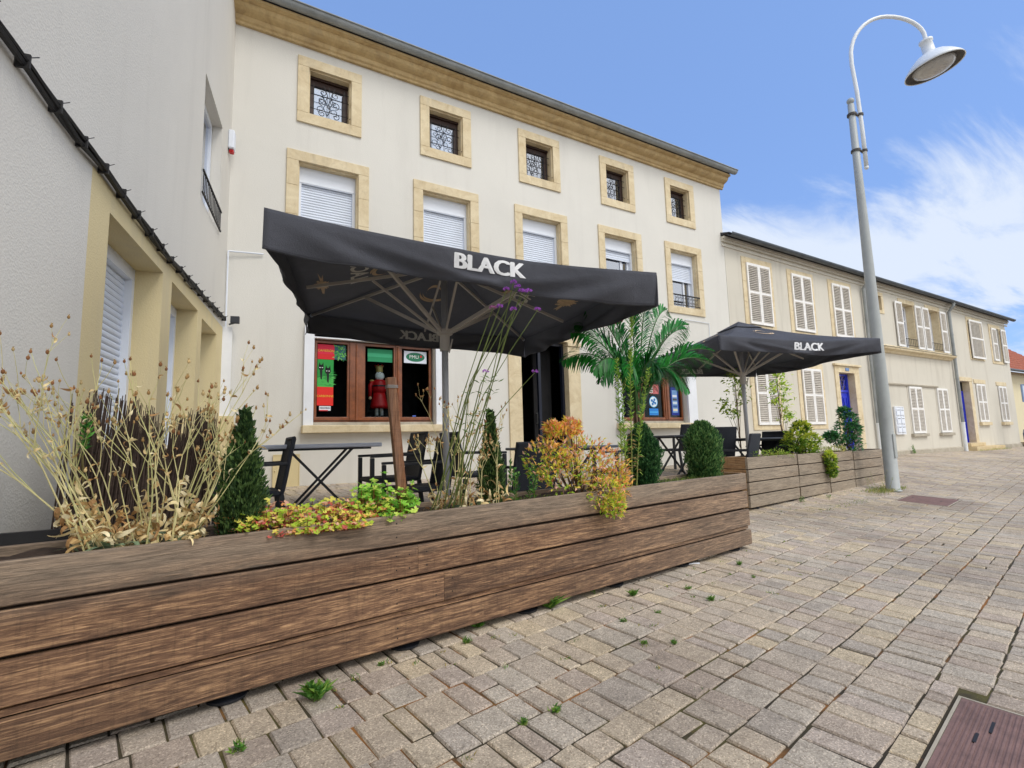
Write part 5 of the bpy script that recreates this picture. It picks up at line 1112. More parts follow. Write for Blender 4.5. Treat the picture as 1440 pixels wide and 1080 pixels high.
b = on1(3.74, .24, -.40); conifer(b, .50, .15, 'dark conifer behind the tall green stalks under the palm', 13, n=7500, lobes=3, colr=(srgb(40, 84, 50), srgb(92, 140, 80)))
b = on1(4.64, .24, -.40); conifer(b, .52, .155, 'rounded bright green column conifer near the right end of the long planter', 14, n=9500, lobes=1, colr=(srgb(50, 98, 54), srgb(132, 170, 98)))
DRY = [srgb(236, 216, 164), srgb(222, 196, 142), srgb(200, 166, 112), srgb(244, 230, 188), srgb(176, 136, 90)]
def curl(mb, b, d, L, W, c, turns=1.2, rn=random):
    """withered leaf: a strip that rolls up"""
    d = Vector(d).normalized(); sd = d.cross(Vector((rn.uniform(-1, 1), rn.uniform(-1, 1), rn.uniform(-1, 1)))).normalized(); up = sd.cross(d); p = Vector(b); vs = []; n = 7
    for i in range(n+1):
        t_ = i/n; w_ = W*sin(pi*min(1, .15+t_*.8))*.5*(1-.3*t_); tw = sd*cos(t_*1.2)+up*sin(t_*1.2)
        vs += [p-tw*w_, p+tw*w_]; a = turns*t_*2.2; p = p+(d*cos(a)+up*(-sin(a)))*L/n
    mb.add(vs, [(2*i, 2*i+1, 2*i+3, 2*i+2) for i in range(n)], c)
def stalk(mb, hd, lv, p, d, L, r, depth, rn, green=.0, wind=0):
    n = 6; pts = [Vector(p)]; d = Vector(d).normalized()
    for i in range(n): d = (d+Vector((rn.uniform(-.09, .09), rn.uniform(-.09, .09), rn.uniform(-.02, .06)))).normalized(); pts.append(pts[-1]+d*L/n)
    c = jit(mixc(srgb(232, 222, 168), srgb(160, 172, 96), green*rn.random()), .10, rn)
    mb.tube(pts, [r*(1-.45*i/n) for i in range(n+1)], 5, c)
    if depth > 0:
        for k in range(rn.choice([2, 2, 3])):
            i = rn.choice([n, n, n-1, n-2]) if k else n
            a = rn.uniform(0, 2*pi); sp_ = rn.uniform(.25, .65); dd = d+Vector((cos(a)*sp_, sin(a)*sp_*.7, rn.uniform(-.1, .2)))
            stalk(mb, hd, lv, pts[i], dd, L*rn.uniform(.4, .62), r*.6, depth-1, rn, green)
        for s_ in (-1, 1):
            if rn.random() < .75: curl(lv, pts[n], (rn.uniform(-1, 1), rn.uniform(-1, 1), rn.uniform(-.3, .5)), rn.uniform(.025, .05), .013, jit(rn.choice(DRY), .15, rn), rn.uniform(.6, 1.6), rn)
    else:
        e = pts[-1]; s_ = rn.uniform(.0045, .0085); hd.ball(e, (s_*.8, s_*.8, s_*1.1), 6, 5, jit(rn.choice([srgb(176, 140, 88), srgb(150, 104, 66), srgb(205, 180, 130)]), .2, rn))
        for k in range(4): a = rn.uniform(0, 6.3); hd.leaf(e+Vector((0, 0, s_*.6)), (cos(a)*.5, sin(a)*.5, 1), s_*1.6, s_*.5, None, .2, jit(srgb(190, 160, 110), .2, rn))
def dried(name, base_fn, label, seed, starts, nrosette, leafs, depth=2):
    rn = random.Random(seed); o0 = base_fn(); E = empty(name, o0, 0, label, 'dried plant')
    st, lv, bs = MB(), MB(), MB(); hd = lv
    for (bx, by), dv_, L in starts:
        stalk(st, hd, lv, (bx, by, 0), dv_, L*(.86 if rn.random() < .5 else 1), rn.uniform(.0028, .0046), 3 if rn.random() < .3 else depth, rn, .5)
        n_ = rn.randint(4, 8)
        for k in range(n_):
            t_ = rn.uniform(.02, .62); q = Vector((bx, by, 0))+Vector(dv_).normalized()*L*t_
            curl(lv, q, (rn.uniform(-1, 1), rn.uniform(-1, 1), rn.uniform(-.6, .6)), rn.uniform(.05, .11), rn.uniform(.012, .024), jit(rn.choice(DRY), .15, rn), rn.uniform(1.0, 2.6), rn)
    for k in range(leafs):
        x, y = rn.choice(starts)[0]; curl(bs, (x+rn.uniform(-.07, .07), y+rn.uniform(-.06, .06), rn.uniform(-.01, .10)), (rn.uniform(-1, 1), rn.uniform(-1, .6), rn.uniform(-.3, .8)), rn.uniform(.06, .13), rn.uniform(.012, .026), jit(rn.choice(DRY), .18, rn), rn.uniform(.9, 2.6), rn)
    for k in range(nrosette):
        x, y = rn.choice(starts)[0]; a = rn.uniform(0, 6.3); bs.leaf((x+.02*cos(a), y+.02*sin(a), .01), (cos(a), sin(a), rn.uniform(.2, 1.3)), rn.uniform(.06, .11), rn.uniform(.025, .04), (0, 0, 1), .4, jit(srgb(128, 150, 118), .2, rn))
    st.build('stem', 'dry_leaf', E); lv.build('withered_foliage', 'dry_leaf', E); bs.build('basal_foliage', 'dry_leaf', E)
rnd = random.Random(21)
o0 = on1(.42, .17, -.40)
starts = []
for i in range(36):
    bx = rnd.uniform(-.20, .15); by = rnd.uniform(-.09, .13); starts.append(((bx, by), (bx*2.2-.03+rnd.uniform(-.28, .26), rnd.uniform(-.28, .22), 1.0), rnd.uniform(.30, .50)))
starts += [((-.12, -.03), (-.85, -.1, 1), .5), ((-.14, -.05), (-.6, .1, 1), .5), ((.13, 0), (.62, -.05, 1), .44), ((.12, .03), (.42, .1, 1), .44)]
dried('dried_campion', lambda: o0, 'big sprawl of straw-coloured dried stalks at the left end of the long planter', 21, starts, 44, 150)
rnd = random.Random(22); o1 = on1(1.95, .14, -.40); starts = []
for i in range(13):
    bx = rnd.uniform(-.20, .20); starts.append(((bx, rnd.uniform(-.06, .1)), (bx*.5+rnd.uniform(-.12, .25), rnd.uniform(-.15, .2), 1.0), rnd.uniform(.22, .42)))
dried('dried_campion', lambda: o1, 'smaller clump of withered pale stalks in front of the parasol pole', 22, starts, 8, 70)
# verbena: tall thin green stems with purple heads
VB = empty('verbena', on1(1.86, .12, -.40), 0, 'tall thin verbena stems topped with small purple flowers in front of the large parasol', 'flower')
heads = [(722, 398), (744, 410), (703, 432), (728, 404), (738, 411), (756, 436), (722, 436), (752, 524), (733, 410), (693, 434), (712, 408), (683, 524)]
st, fl, lf = MB(), MB(), MB(); rn = random.Random(5)
N1 = Vector((n1.x, n1.y, 0)); VBo = VB.location
def on_plane(px, py, off):
    r_ = ray(px, py); p0 = on1(0, off, 0); t_ = (p0-CAM).dot(N1)/r_.dot(N1); return CAM+r_*t_
for i, (a, b) in enumerate(heads):
    e = on_plane(a, b, -.40+.07*rn.random())-VBo; root = Vector((rn.uniform(-.22, .10), rn.uniform(-.03, .05), 0)); mid = root+(e-root)*.55+Vector((rn.uniform(-.09, .03), 0, .04)); q = [root, root+(mid-root)*.5+Vector((-.01, 0, 0)), mid, mid+(e-mid)*.5+Vector((0, 0, .01)), e]
    st.tube(q, [.0035, .0032, .0028, .0022, .0018], 5, jit(srgb(126, 142, 78), .12, rn))
    for t_ in (.45, .6):
        c_ = root+(e-root)*t_
        for s_ in (-1, 1): lf.leaf(c_, (s_, rn.uniform(-.3, .3), .5), .05, .008, None, .2, jit(srgb(96, 124, 60), .2, rn))
    n_ = 60 if i not in (11, 7) else 30
    fl = MB()
    for k in range(n_):
        a_ = rn.uniform(0, 6.3); z_ = rn.random(); p_ = e+Vector((.012*cos(a_)*sqrt(1-z_*z_*.8), .012*sin(a_)*sqrt(1-z_*z_*.8), .011*z_)); fl.leaf(p_, (cos(a_), sin(a_), z_+.2), .009, .009, None, .1, jit(srgb(186, 110, 208) if i != 9 else srgb(200, 130, 180), .25, rn))
    fl.build('flower_head', 'leaf', VB)
st.build('stem', 'leaf', VB); lf.build('foliage', 'leaf', VB)
# leafy mounds
def mound(name, base, pts, label, cat, colfn, seed, L=(.03, .05), Wk=.6, n=900, kind='leaf', stems=12, group=None, up=.5):
    rn = random.Random(seed); E = empty(name, base, 0, label, cat, group); mb, st = MB(), MB()
    for i in range(n):
        (cx_, cy_, cz, rx, ry, rz_) = rn.choice(pts)
        while True:
            u = Vector((rn.uniform(-1, 1), rn.uniform(-1, 1), rn.uniform(-1, 1)))
            if u.length < 1: break
        k = u.length; u = u.normalized()*(k**.45)*(rn.uniform(.85, 1.28) if rn.random() < .35 else 1)
        p = Vector((cx_+u.x*rx, cy_+u.y*ry, cz+u.z*rz_)); d = Vector((u.x, u.y, u.z*.6+up*rn.random()+rn.uniform(-.3, .3)))+Vector((rn.uniform(-.5, .5), rn.uniform(-.5, .5), 0))
        l = rn.uniform(*L); mb.leaf(p, d, l, l*Wk*rn.uniform(.8, 1.2), (u.x*.5+rn.uniform(-.6, .6), u.y*.5+rn.uniform(-.6, .6), 1), .3, colfn(rn, u, p))
    for i in range(stems):
        (cx_, cy_, cz, rx, ry, rz_) = rn.choice(pts); e = Vector((cx_+rn.uniform(-.7, .7)*rx, cy_+rn.uniform(-.7, .7)*ry, cz+rn.uniform(-.2, .8)*rz_)); r0 = Vector((cx_*.25, cy_*.5, -.02)); st.tube([r0, (r0+e)/2+Vector((0, 0, .02)), e], [.004, .003, .0015], 5, srgb(110, 84, 60))
    mb.build('foliage', 'leaf', E); st.build('stem', 'leaf', E); return E
def lobed(name, base, spots, label, colfn, seed, n, rr, zr):
    """ground cover of rounded lobed leaves, each a small fan"""
    rn = random.Random(seed); E = empty(name, base, 0, label, 'plant'); mb, st = MB(), MB()
    for i in range(n):
        sx, sy, sz, wx, wy, wz = rn.choice(spots); p = Vector((sx+rn.gauss(0, wx), sy+rn.gauss(0, wy), sz+abs(rn.gauss(0, wz)))); r_ = rn.uniform(*rr)
        nrm = Vector((rn.uniform(-.6, .6), -.35+rn.uniform(-.6, .4), 1)).normalized(); a = nrm.orthogonal().normalized(); b_ = nrm.cross(a); m__ = 10; a0 = rn.uniform(0, 6)
        vs = [p-nrm*r_*.12]
        for j in range(m__): th = a0+2*pi*j/m__*.92; q = r_*(1 if j % 2 == 0 else .72); vs.append(p+(a*cos(th)+b_*sin(th))*q+nrm*rn.uniform(-.12, .12)*r_)
        mb.add(vs, [(0, j+1, j+2) for j in range(m__-1)], colfn(rn, p))
        if rn.random() < .3: st.tube([(p.x*.97, p.y, -.02), p], .0015, 4, srgb(150, 90, 60))
    mb.build('foliage', 'leaf', E); st.build('stem', 'leaf', E)
gb = on1(1.10, .13, -.375)
def hcol(rn, p):
    k = rn.random(); c = srgb(186, 214, 70) if k < .36 else srgb(236, 226, 104) if k < .62 else srgb(236, 164, 100) if k < .80 else srgb(214, 104, 92) if k < .90 else srgb(244, 190, 160); return jit(c, .15, rn)
lobed('stonecrop', gb, [(-.33+.075*i, -.05+.02*(i % 3), .01+.012*(i % 2), .035, .05, .028) for i in range(9)]+[(-.36+.09*i, .03, .05, .045, .05, .03) for i in range(8)]+[(-.22+.06*i, -.14, -.008, .03, .015, .012) for i in range(7)], 'low mat of yellow, green and pink leaves spilling over the planter edge', hcol, 31, 1250, (.010, .019), 0)
gb = on1(1.42, .13, -.37)
lobed('geranium', gb, [(-.12, 0, .04, .035, .04, .05), (-.04, .02, .03, .04, .04, .07), (.06, .0, .02, .05, .04, .05), (.0, -.1, -.01, .05, .02, .02), (.13, .02, .04, .03, .03, .05), (-.06, 0, .10, .03, .03, .03)], 'bright green scalloped geranium leaves at the foot of the wooden stake', lambda rn, p: jit(rn.choice([srgb(140, 200, 66), srgb(172, 220, 84), srgb(110, 172, 56), srgb(206, 226, 104)]), .15, rn), 32, 420, (.014, .026), 0)
def scol(rn, u, p):
    k = p.z*.8+.09+rn.gauss(0, .26)+p.x*.4
    if rn.random() < .14: return jit(srgb(250, 200, 176), .10, rn)
    return jit(srgb(170, 208, 66) if k < .05 else srgb(236, 226, 92) if k < .28 else srgb(250, 196, 104) if k < .5 else srgb(242, 164, 118), .16, rn)
sb = on1(2.86, .12, -.36)
mound('spirea', sb, [(-.26, .02, .22, .16, .12, .13), (-.1, .05, .33, .17, .13, .14), (.08, .0, .22, .20, .14, .16), (.25, .0, .14, .16, .12, .14), (-.12, 0, .12, .2, .12, .12), (.1, -.16, -.02, .14, .08, .10), (.16, -.17, -.10, .09, .05, .07), (.3, -.05, .05, .1, .1, .12), (-.02, .04, .44, .06, .06, .06), (-.18, .04, .43, .05, .05, .05)], 'bushy spirea with orange, pink and lime leaves hanging over the planter front', 'shrub', scol, 41, (.028, .050), .42, 3000, stems=46, up=1.1)
# small weeds and mint between the shrubs
def sprigs(name, base, n, hgt, label, colr, seed, spread=.1, lw=(.03, .007), cat='weed', leaves=14, lean=.15, group=None, r=.002):
    rn = random.Random(seed); E = empty(name, base, 0, label, cat, group); st, lf = MB(), MB()
    for i in range(n):
        b0 = Vector((rn.uniform(-spread, spread), rn.uniform(-spread*.5, spread*.5), 0)); h = rn.uniform(*hgt); e = b0+Vector((rn.uniform(-lean, lean)*h, rn.uniform(-lean, lean)*h, h)); q = [b0+(e-b0)*t_+Vector((.01*sin(t_*3), 0, 0)) for t_ in (0, .33, .66, 1)]
        st.tube(q, [r, r*.9, r*.75, r*.4], 5, jit(srgb(136, 150, 70), .1, rn))
        for k in range(int(leaves*h/.3)+3):
            t_ = rn.uniform(.06, 1); a = k*2.4; p = b0+(e-b0)*t_; up_ = .5+t_*.9
            lf.leaf(p, (cos(a), sin(a), up_), lw[0]*rn.uniform(.6, 1.25)*(1.1-.4*t_), lw[1], None, .3, jit(rn.choice(colr), .18, rn))
    st.build('stem', 'leaf', E); lf.build('foliage', 'leaf', E); return E
sprigs('weed', on1(2.40, .17, -.40), 9, (.18, .30), 'fresh green leafy sprigs between the narrow conifer and the orange shrub', [srgb(74, 128, 58), srgb(104, 150, 66), srgb(60, 108, 54)], 51, .14, (.045, .014), 'weed', 26)
for i, (px, ytop, lab) in enumerate(((868, 505, 'leftmost tall green fleabane stalk in front of the palm'), (887, 424, 'tallest green fleabane stalk rising in front of the palm'), (907, 520, 'right-hand tall green fleabane stalk in front of the palm'))):
    top = on_plane(px, ytop, .03); b_ = on_plane(px+(8, 0, -14)[i], 680, .03); z0 = -.40; h = top.z-z0
    E = empty('fleabane', (b_.x, b_.y, z0), 0, lab, 'weed', 'tall fleabane stalks'); rn = random.Random(60+i); st, lf = MB(), MB(); tx_ = top.x-b_.x
    for m__ in range(1 if i != 0 else 2):
        ox = (0, .035, -.03)[m__]; hh = h*(1, .8, .9)[m__]
        f = lambda t_: Vector((ox+tx_*t_+.01*sin(5*t_+i), .01*sin(4*t_), hh*t_)); st.tube([f(t_/10) for t_ in range(11)], [.0055-.0004*t_ for t_ in range(11)], 6, srgb(150, 158, 88) if i else srgb(140, 152, 80))
        for k in range(int(230*hh)):
            t_ = .12+.88*rn.random()**.8; a = k*2.39996; L = .05*(1.15-.5*t_)*rn.uniform(.7, 1.2) if t_ < .93 else .03
            dry = t_ < .3; c = srgb(170, 140, 90) if dry and rn.random() < .6 else rn.choice([srgb(150, 190, 70), srgb(180, 210, 92), srgb(120, 164, 62)])
            lf.leaf(f(t_), (cos(a), sin(a), (.9 if t_ > .3 else -.3)+rn.uniform(-.2, .3)), L, .0085, None, .3, jit(c, .15, rn))
    for k in range(14 if i == 1 else 6):
        a = k*2.4; t_ = .86+.13*rn.random(); st.tube([f(t_), f(t_)+Vector((.035*cos(a), .035*sin(a), .05))], .0015, 4, srgb(160, 170, 96)); lf.leaf(f(t_)+Vector((.035*cos(a), .035*sin(a), .05)), (cos(a)*.3, sin(a)*.3, 1), .018, .01, None, .2, srgb(170, 190, 90))
    st.build('stem', 'leaf', E); lf.build('foliage', 'leaf', E)
def carpet(base, rz, L, W, label, seed, n=500, colr=(srgb(120, 150, 60), srgb(90, 124, 52), srgb(160, 170, 80)), h=(.01, .05)):
    rn = random.Random(seed); mb = MB()
    for i in range(n):
        x = rn.uniform(0, L); y = rn.uniform(0, W); mb.leaf((x, y, 0), (rn.uniform(-.7, .7), rn.uniform(-.7, .7), 1), rn.uniform(*h), .006, None, .3, jit(rn.choice(colr), .2, rn))
    o = mb.build('low_weeds', 'leaf', loc=base, rz=rz); tag(o, label, 'ground cover', kind='stuff')
carpet(on1(3.85, .06, -.395), P1R, 1.0, .3, 'low green weeds covering the soil at the right end of the long planter', 71, 900)
carpet(on1(2.2, .06, -.395), P1R, .5, .3, 'short weeds in the soil beside the orange shrub', 72, 260, h=(.01, .035))
# palm: feathered fronds from one crown
pb = Vector((3.33, -4.60)); pz = ground(*pb)
PM = empty('palm', (pb.x, pb.y, pz), 0, 'glossy dark green palm with arching feathered fronds behind the long planter', 'palm')
rn = random.Random(77)
mb = MB(); mb.lathe([(0, 0), (.13, 0), (.16, .26), (.17, .28), (.155, .28), (.14, .24), (0, .24)], 24); mb.build('pot', 'black_plastic', PM)
cz0 = 1.22
fronds = [((-0.72, 0, 1.920), 0.09), ((-0.5, 0.05, 2.180), 0.09), ((-0.5, -0.1, 1.480), 0.16), ((-0.76, 0.1, 1.680), 0.16), ((-0.25, 0.1, 2.240), 0.09), ((-0.05, 0, 2.280), 0.09), ((0.18, -0.05, 2.300), 0.09), ((0.48, 0, 2.260), 0.09), ((0.82, 0.05, 2.100), 0.09), ((1.02, -0.1, 1.860), 0.09), ((0.96, 0.1, 1.620), 0.16), ((0.55, -0.15, 1.420), 0.16), ((0.15, -0.2, 1.550), 0.16), ((-0.25, -0.2, 1.480), 0.16), ((0.66, -0.1, 2.100), 0.09), ((-0.6, 0.1, 2.020), 0.09), ((0.85, -0.2, 1.720), 0.16), ((-0.62, -0.15, 1.560), 0.16), ((0.75, 0.15, 1.500), 0.16)]
mb = MB()
for k in range(5): a_ = k*1.257; mb.tube([(.05*cos(a_), .05*sin(a_), .22), (.035*cos(a_+.3), .035*sin(a_+.3), .8), (.02*cos(a_), .02*sin(a_), 1.3)], [.014, .012, .009], 7)
mb.build('trunk', 'bark', PM)
for fi, (tip, droop) in enumerate(fronds):
    b0 = Vector((rn.uniform(-.02, .06), rn.uniform(-.03, .03), cz0)); tp = Vector(tip); ctl = Vector((tp.x*.40+.02, tp.y*.4, max(tp.z, 1.75)*.55+.95 if tp.z > 1.7 else 1.98)); cv_ = []
    for i in range(21):
        t_ = i/20; p = b0*(1-t_)**2+ctl*2*t_*(1-t_)+tp*t_*t_; cv_.append(p)
    mb = MB(); mb.tube(cv_, [.008*(1-.8*i/20)+.001 for i in range(21)], 6, srgb(74, 110, 58))
    stt = 3
    gcol = rn.choice([(srgb(22, 96, 32), srgb(50, 146, 50)), (srgb(26, 104, 44), srgb(72, 164, 84)), (srgb(16, 80, 28), srgb(38, 122, 42))])
    for i in range(stt, 20):
        for sub in (0, .33, .66):
            t_ = i+sub; p = cv_[i]*(1-sub)+cv_[i+1]*sub; d = (cv_[min(20, i+1)]-cv_[i-1]).normalized(); sd = d.cross(Vector((0, -1, .35))).normalized(); env = sin(pi*min(1, max(0, (t_-stt+1.5)/(21.5-stt))))**.6
            for s_ in (-1, 1):
                L = .20*env*rn.uniform(.85, 1.1); dd = (sd*s_*.8+d*.95+Vector((0, rn.uniform(-.25, .25), -droop*1.8-.10))).normalized(); w_ = .0088
                q0 = p; q1 = p+dd*L*.45+Vector((0, 0, .004)); q2 = p+dd*L*.8+Vector((0, 0, -.014)); q3 = p+dd*L+Vector((0, 0, -.06*L/.2)); pn = dd.cross(Vector((0, -.4, 1))).normalized()
                c = jit(mixc(gcol[0], gcol[1], rn.random()), .2, rn)
                mb.add([q0-pn*w_*.4, q0+pn*w_*.4, q1+pn*w_, q1-pn*w_, q2+pn*w_*.7, q2-pn*w_*.7, q3], [(0, 1, 2, 3), (3, 2, 4, 5), (5, 4, 6)], c)
    mb.build('frond', 'palm_leaf', PM)
# brushwood screen leaning along the left wall
BS = empty('brushwood_screen', on1(-.12, .46, -.95), 0, 'dark brushwood screen of thin twigs leaning by the grey wall behind the dried stalks', 'screen')
rn = random.Random(88); mb = MB(); bo = BS.location; e0 = Vector((-.66, -5.12)); e1 = Vector((-.12, -3.35))
for i in range(760):
    t_ = rn.random(); f_ = e0+(e1-e0)*t_; x = f_.x+rn.uniform(-.02, .05)+.02; y = f_.y+rn.uniform(-.03, .03); h = 1.13+.06*sin(t_*9)+rn.uniform(-.25, .10); ln = rn.uniform(-.02, .16)
    mb.tube([Vector((x, y, -.95))-bo, Vector((x+rn.uniform(-.01, .01)+.03, y+ln*.5, -.95+h*.5))-bo, Vector((x+.06+rn.uniform(-.02, .02), y+ln, -.95+h))-bo], [.006, .0045, .002], 4, None)
mb.build('twigs', 'twig', BS)
mb = MB()
for z in (-.4, .0): mb.tube([Vector((e0.x+.07, e0.y-.03, z))-bo, Vector((e1.x+.07, e1.y-.03, z))-bo], .002, 4)
mb.build('wire', 'iron', BS)
sprigs('dead_weed', on1(-.16, .30, -.40), 6, (.30, .50), 'rust-brown dead stems by the corner of the wall and the long planter', [srgb(120, 74, 50), srgb(150, 104, 66), srgb(96, 60, 44)], 52, .05, (.04, .010), 'weed', 50, .08)
sp1 = sprigs('spurge', on_plane(116, 640, .3), 1, (.15, .16), 'small bright green spurge head in front of the grey wall', [srgb(70, 140, 50), srgb(50, 110, 44), srgb(104, 170, 70)], 53, .005, (.05, .011), 'weed', 110, .05)
mb = MB(); mb.tube([(0, 0, 0), (.02, .02, -.3), (.03, .03, on1(0, 0, -.42).z-sp1.location.z)], .004, 5, srgb(120, 110, 70)); mb.build('stem', 'leaf', sp1)
# saplings behind the small parasol
def sapling(base, h, seed, label, blobs, n=260):
    rn = random.Random(seed); E = empty('sapling', base, 0, label, 'tree', 'thin saplings under the small parasol'); tk, lf = MB(), MB()
    tr = [Vector((.015*sin(i*1.3), .015*cos(i), h*i/8)) for i in range(9)]; tk.tube(tr, [.014-.0012*i for i in range(9)], 7)
    for (x, y, z, r_) in blobs:
        st = tr[max(1, min(7, int(z/h*8)-2))]; e = Vector((x, y, z)); tk.tube([st, (st+e)/2+Vector((0, 0, .04)), e], [.006, .004, .002], 5)
        for k in range(n//len(blobs)):
            u = Vector((rn.gauss(0, .55), rn.gauss(0, .55), rn.gauss(0, .5)))*r_; p = e+u; l = rn.uniform(.055, .10)
            lf.leaf(p, (rn.uniform(-1, 1), rn.uniform(-1, 1), rn.uniform(-.7, .4)), l, l*.55, (rn.uniform(-.5, .5), rn.uniform(-1, 0), 1), .3, jit(rn.choice([srgb(192, 218, 70), srgb(164, 196, 62), srgb(214, 226, 104), srgb(130, 170, 60)]), .15, rn))
    tk.build('trunk', 'bark', E); lf.build('crown', 'leaf', E)
X1 = at_y(1042, 640, -2.2).x; sapling((X1, -2.2, ground(X1, -2.2)), 2.0, 91, 'slender sapling with yellow-green leaves around the small parasol pole', [(-.1, 0, 1.85, .12), (-.02, .05, 1.6, .16), (-.32, 0, 1.2, .12), (.14, 0, 1.75, .12), (.05, -.05, 1.4, .12), (-.25, .05, 1.35, .1), (-.08, 0, 1.15, .08), (.22, 0, 1.55, .1)], 330)
X2 = at_y(1102, 640, -2.2).x; sapling((X2, -2.2, ground(X2, -2.2)), 2.05, 92, 'slender sapling with yellow-green leaves right of the small parasol pole', [(.02, 0, 1.95, .12), (.15, .05, 1.8, .14), (.1, 0, 1.55, .15), (.2, 0, 1.3, .13), (-.15, 0, 1.65, .1), (.12, -.05, 1.1, .1), (.28, 0, 1.7, .1), (-.1, .02, 1.4, .06), (.3, 0, 1.15, .06)], 380)
# shrubs of the far planters
yel = lambda rn, u, p: jit(srgb(214, 222, 84) if u.z > .1 and rn.random() < .75 else rn.choice([srgb(120, 160, 52), srgb(168, 192, 70), srgb(84, 122, 44)]), .14, rn)
b_ = on2(2.05, .18, -.34); mound('euonymus', b_, [(0, 0, .28, .26, .18, .20), (-.2, 0, .22, .16, .14, .14), (.22, 0, .2, .16, .14, .14), (.1, 0, .08, .22, .14, .12), (.38, -.2, -.08, .1, .05, .12), (.42, -.2, -.24, .07, .04, .1), (.02, 0, .44, .12, .1, .08)], 'round golden-green euonymus shrub trailing over the second far planter', 'shrub', yel, 44, (.04, .068), .6, 2600, stems=30, up=.7)
grn = lambda rn, u, p: jit(rn.choice([srgb(54, 116, 58), srgb(84, 150, 68), srgb(42, 90, 54), srgb(86, 140, 98)]), .16, rn)
b_ = on2(3.95, .2, -.36); mound('shrub', b_, [(.0, 0, .36, .26, .18, .18), (.1, 0, .56, .18, .14, .14), (-.34, 0, .24, .22, .12, .08), (.1, 0, .14, .24, .16, .14), (-.52, 0, .30, .12, .08, .05), (.0, 0, .72, .1, .08, .07), (.26, 0, .4, .12, .1, .1)], 'loose dark green shrub in front of the first blue door', 'shrub', grn, 45, (.05, .09), .46, 1700, stems=34, up=.5)
b_ = on2(.95, .15, -.34); mound('euonymus', b_, [(-.2, 0, .04, .2, .12, .07), (.1, 0, .05, .2, .12, .07), (.3, 0, .02, .12, .1, .05)], 'low lime-yellow tuft of leaves on the first far planter', 'shrub', lambda rn, u, p: jit(rn.choice([srgb(170, 200, 80), srgb(200, 214, 100), srgb(130, 170, 60)]), .14, rn), 46, (.025, .045), .4, 600, stems=6, up=.8)
b_ = on2(3.0, .15, -.35); mound('euonymus', b_, [(-.2, 0, .05, .2, .12, .06), (.2, 0, .06, .2, .12, .06)], 'low yellowish tuft of leaves between the two far shrubs', 'shrub', lambda rn, u, p: jit(rn.choice([srgb(180, 190, 90), srgb(206, 196, 110), srgb(140, 160, 70)]), .14, rn), 47, (.025, .045), .4, 500, stems=6, up=.8)
# weeds in the paving
WL = [(445, 985, .055, 'broad-leaved green weed in the paving nearest the middle of the planter foot', 9, (.075, .016)), (332, 1058, .03, 'tiny green weed in the paving at the bottom edge left of centre', 6, (.03, .009)), (655, 905, .035, 'small bright weed below the middle of the long planter', 12, (.022, .004)), (672, 882, .04, 'small broad weed just under the long planter edge', 5, (.05, .016)), (775, 855, .04, 'dark grassy rosette tucked under the long planter', 22, (.11, .012)), (836, 835, .13, 'upright leafy weed standing against the bottom board of the long planter', 2, (.03, .009)), (737, 1018, .018, 'moss-like green tuft in a paving joint at the bottom centre', 16, (.02, .004)), (781, 1002, .02, 'silvery green weed in a paving joint right of bottom centre', 8, (.03, .008)), (877, 875, .02, 'tiny tuft between pavers below the planter, second row', 12, (.022, .004)), (905, 905, .018, 'tiny lime tuft between pavers below the right part of the planter', 12, (.02, .004)), (948, 905, .018, 'tiny moss tuft right of the others below the planter', 12, (.02, .004)), (1000, 845, .03, 'small grassy tuft in front of the planter end', 14, (.035, .004)), (1040, 795, .03, 'small grassy tuft right at the corner of the long planter', 14, (.035, .004)), (968, 828, .02, 'tiny weed left of the planter corner', 10, (.025, .005)), (925, 862, .015, 'tiny weed between the planter and the middle pavers', 8, (.02, .004)), (1128, 706, .11, 'upright green weed against the first far planter', 3, (.035, .007)), (1165, 700, .05, 'small upright weed against the second far planter', 4, (.03, .006)), (1285, 632, .3, 'thin tall weed growing at the foot of the street wall', 3, (.06, .014)), (990, 778, .03, 'small tuft under the right end of the long planter', 10, (.03, .005)), (890, 838, .03, 'dark little weed under the planter right of the upright one', 12, (.05, .008)), (1060, 812, .016, 'tiny flat tuft beyond the planter corner', 8, (.02, .004)), (535, 935, .016, 'tiny green weed left of the small bright one', 8, (.02, .005))]
for i, (px, py, h, lab, n, lw) in enumerate(WL):
    z_ = -1.1
    for _ in range(12): p = at_z(px, py, z_); z_ = ground(p.x, p.y)
    if px == 1285: p = Vector((at_y(px, py, -.12).x, -.12, 0)); z_ = ground(p.x, p.y)
    sprigs('weed', (p.x, p.y, z_-.004), n, (h*.4, h), lab, [srgb(96, 150, 58), srgb(76, 124, 50), srgb(134, 168, 70)], 200+i, .012 if h < .1 else .03, lw, 'weed', 60 if h < .1 else 60, .9 if h < .1 else .15, 'weeds in the paving joints', .0012)
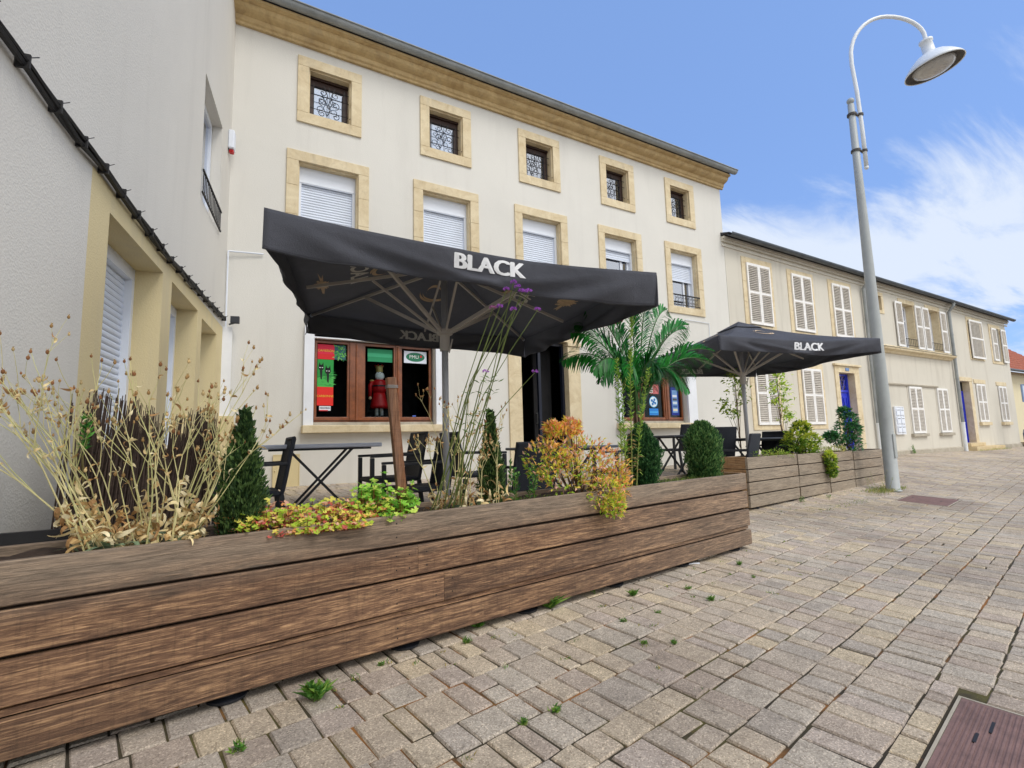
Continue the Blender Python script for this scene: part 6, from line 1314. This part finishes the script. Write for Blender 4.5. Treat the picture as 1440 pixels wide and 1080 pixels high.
carpet((9.1, -3.98, ground(9.4, -3.8)+.002), R(7), 1.15, .34, 'dry grass and weeds at the foot of the street lamp', 73, 800, (srgb(150, 160, 80), srgb(120, 146, 66), srgb(186, 172, 110)), (.03, .09))
carpet((10.2, -3.3, ground(10.4, -3.3)+.002), R(40), 1.4, .5, 'thin grass in the paving behind the street lamp', 74, 350, (srgb(170, 170, 90), srgb(140, 156, 76)), (.02, .05))
carpet((6.6, -4.35, ground(6.9, -4.2)-.004), R(5), 1.8, .22, 'sparse grass blades in the joints in front of the far planters', 75, 170, h=(.01, .03))
carpet((24.4, -.45, ground(25, -.4)-.01), 0, 3.2, .1, 'grass along the doorstep of the last house', 76, 160, h=(.05, .14))
# pale twisted stem beside the lamp post and a scrap of white paper
p = at_z(975, 793, -1.03); mb = MB(); mb.tube([(-.05, .01, .004), (0, 0, .007), (.05, -.02, .004)], .006, 6); o = mb.build('plastic_strip', 'white_pvc', loc=(p.x, p.y, ground(p.x, p.y))); tag(o, 'scrap of white plastic strip on the paving under the planter end', 'litter')
sprigs('dead_weed', (9.05, -3.95, ground(9.05, -3.95)), 6, (.25, .5), 'straw-coloured dry weed stems in front of the last far planter', [srgb(196, 186, 130), srgb(150, 160, 90)], 55, .16, (.04, .006), 'weed', 12, .5)

rn = random.Random(91); mb = MB()
for i in range(70):
    s_ = rn.uniform(1.2, 6.2); off = -abs(rn.gauss(.0, .5))-.02
    p = Vector(P1)+d1*s_+n1*off
    if rn.random() < .25: p = on2(rn.uniform(-.2, 4.6), -abs(rn.gauss(0, .25)), 0).xy
    g_ = ground(p.x, p.y)
    for k in range(rn.randint(5, 16)):
        mb.leaf((p.x+rn.gauss(0, .012), p.y+rn.gauss(0, .008), g_-.004), (rn.uniform(-1, 1), rn.uniform(-1, 1), rn.uniform(.4, 1.2)), rn.uniform(.008, .028), .0045, None, .3, jit(rn.choice([srgb(150, 166, 60), srgb(104, 146, 58), srgb(84, 128, 52), srgb(170, 150, 70)]), .2, rn))
tag(mb.build('joint_weeds', 'leaf'), 'scattered moss and tiny weed tufts in the paving joints along the planters', 'ground cover', kind='stuff')
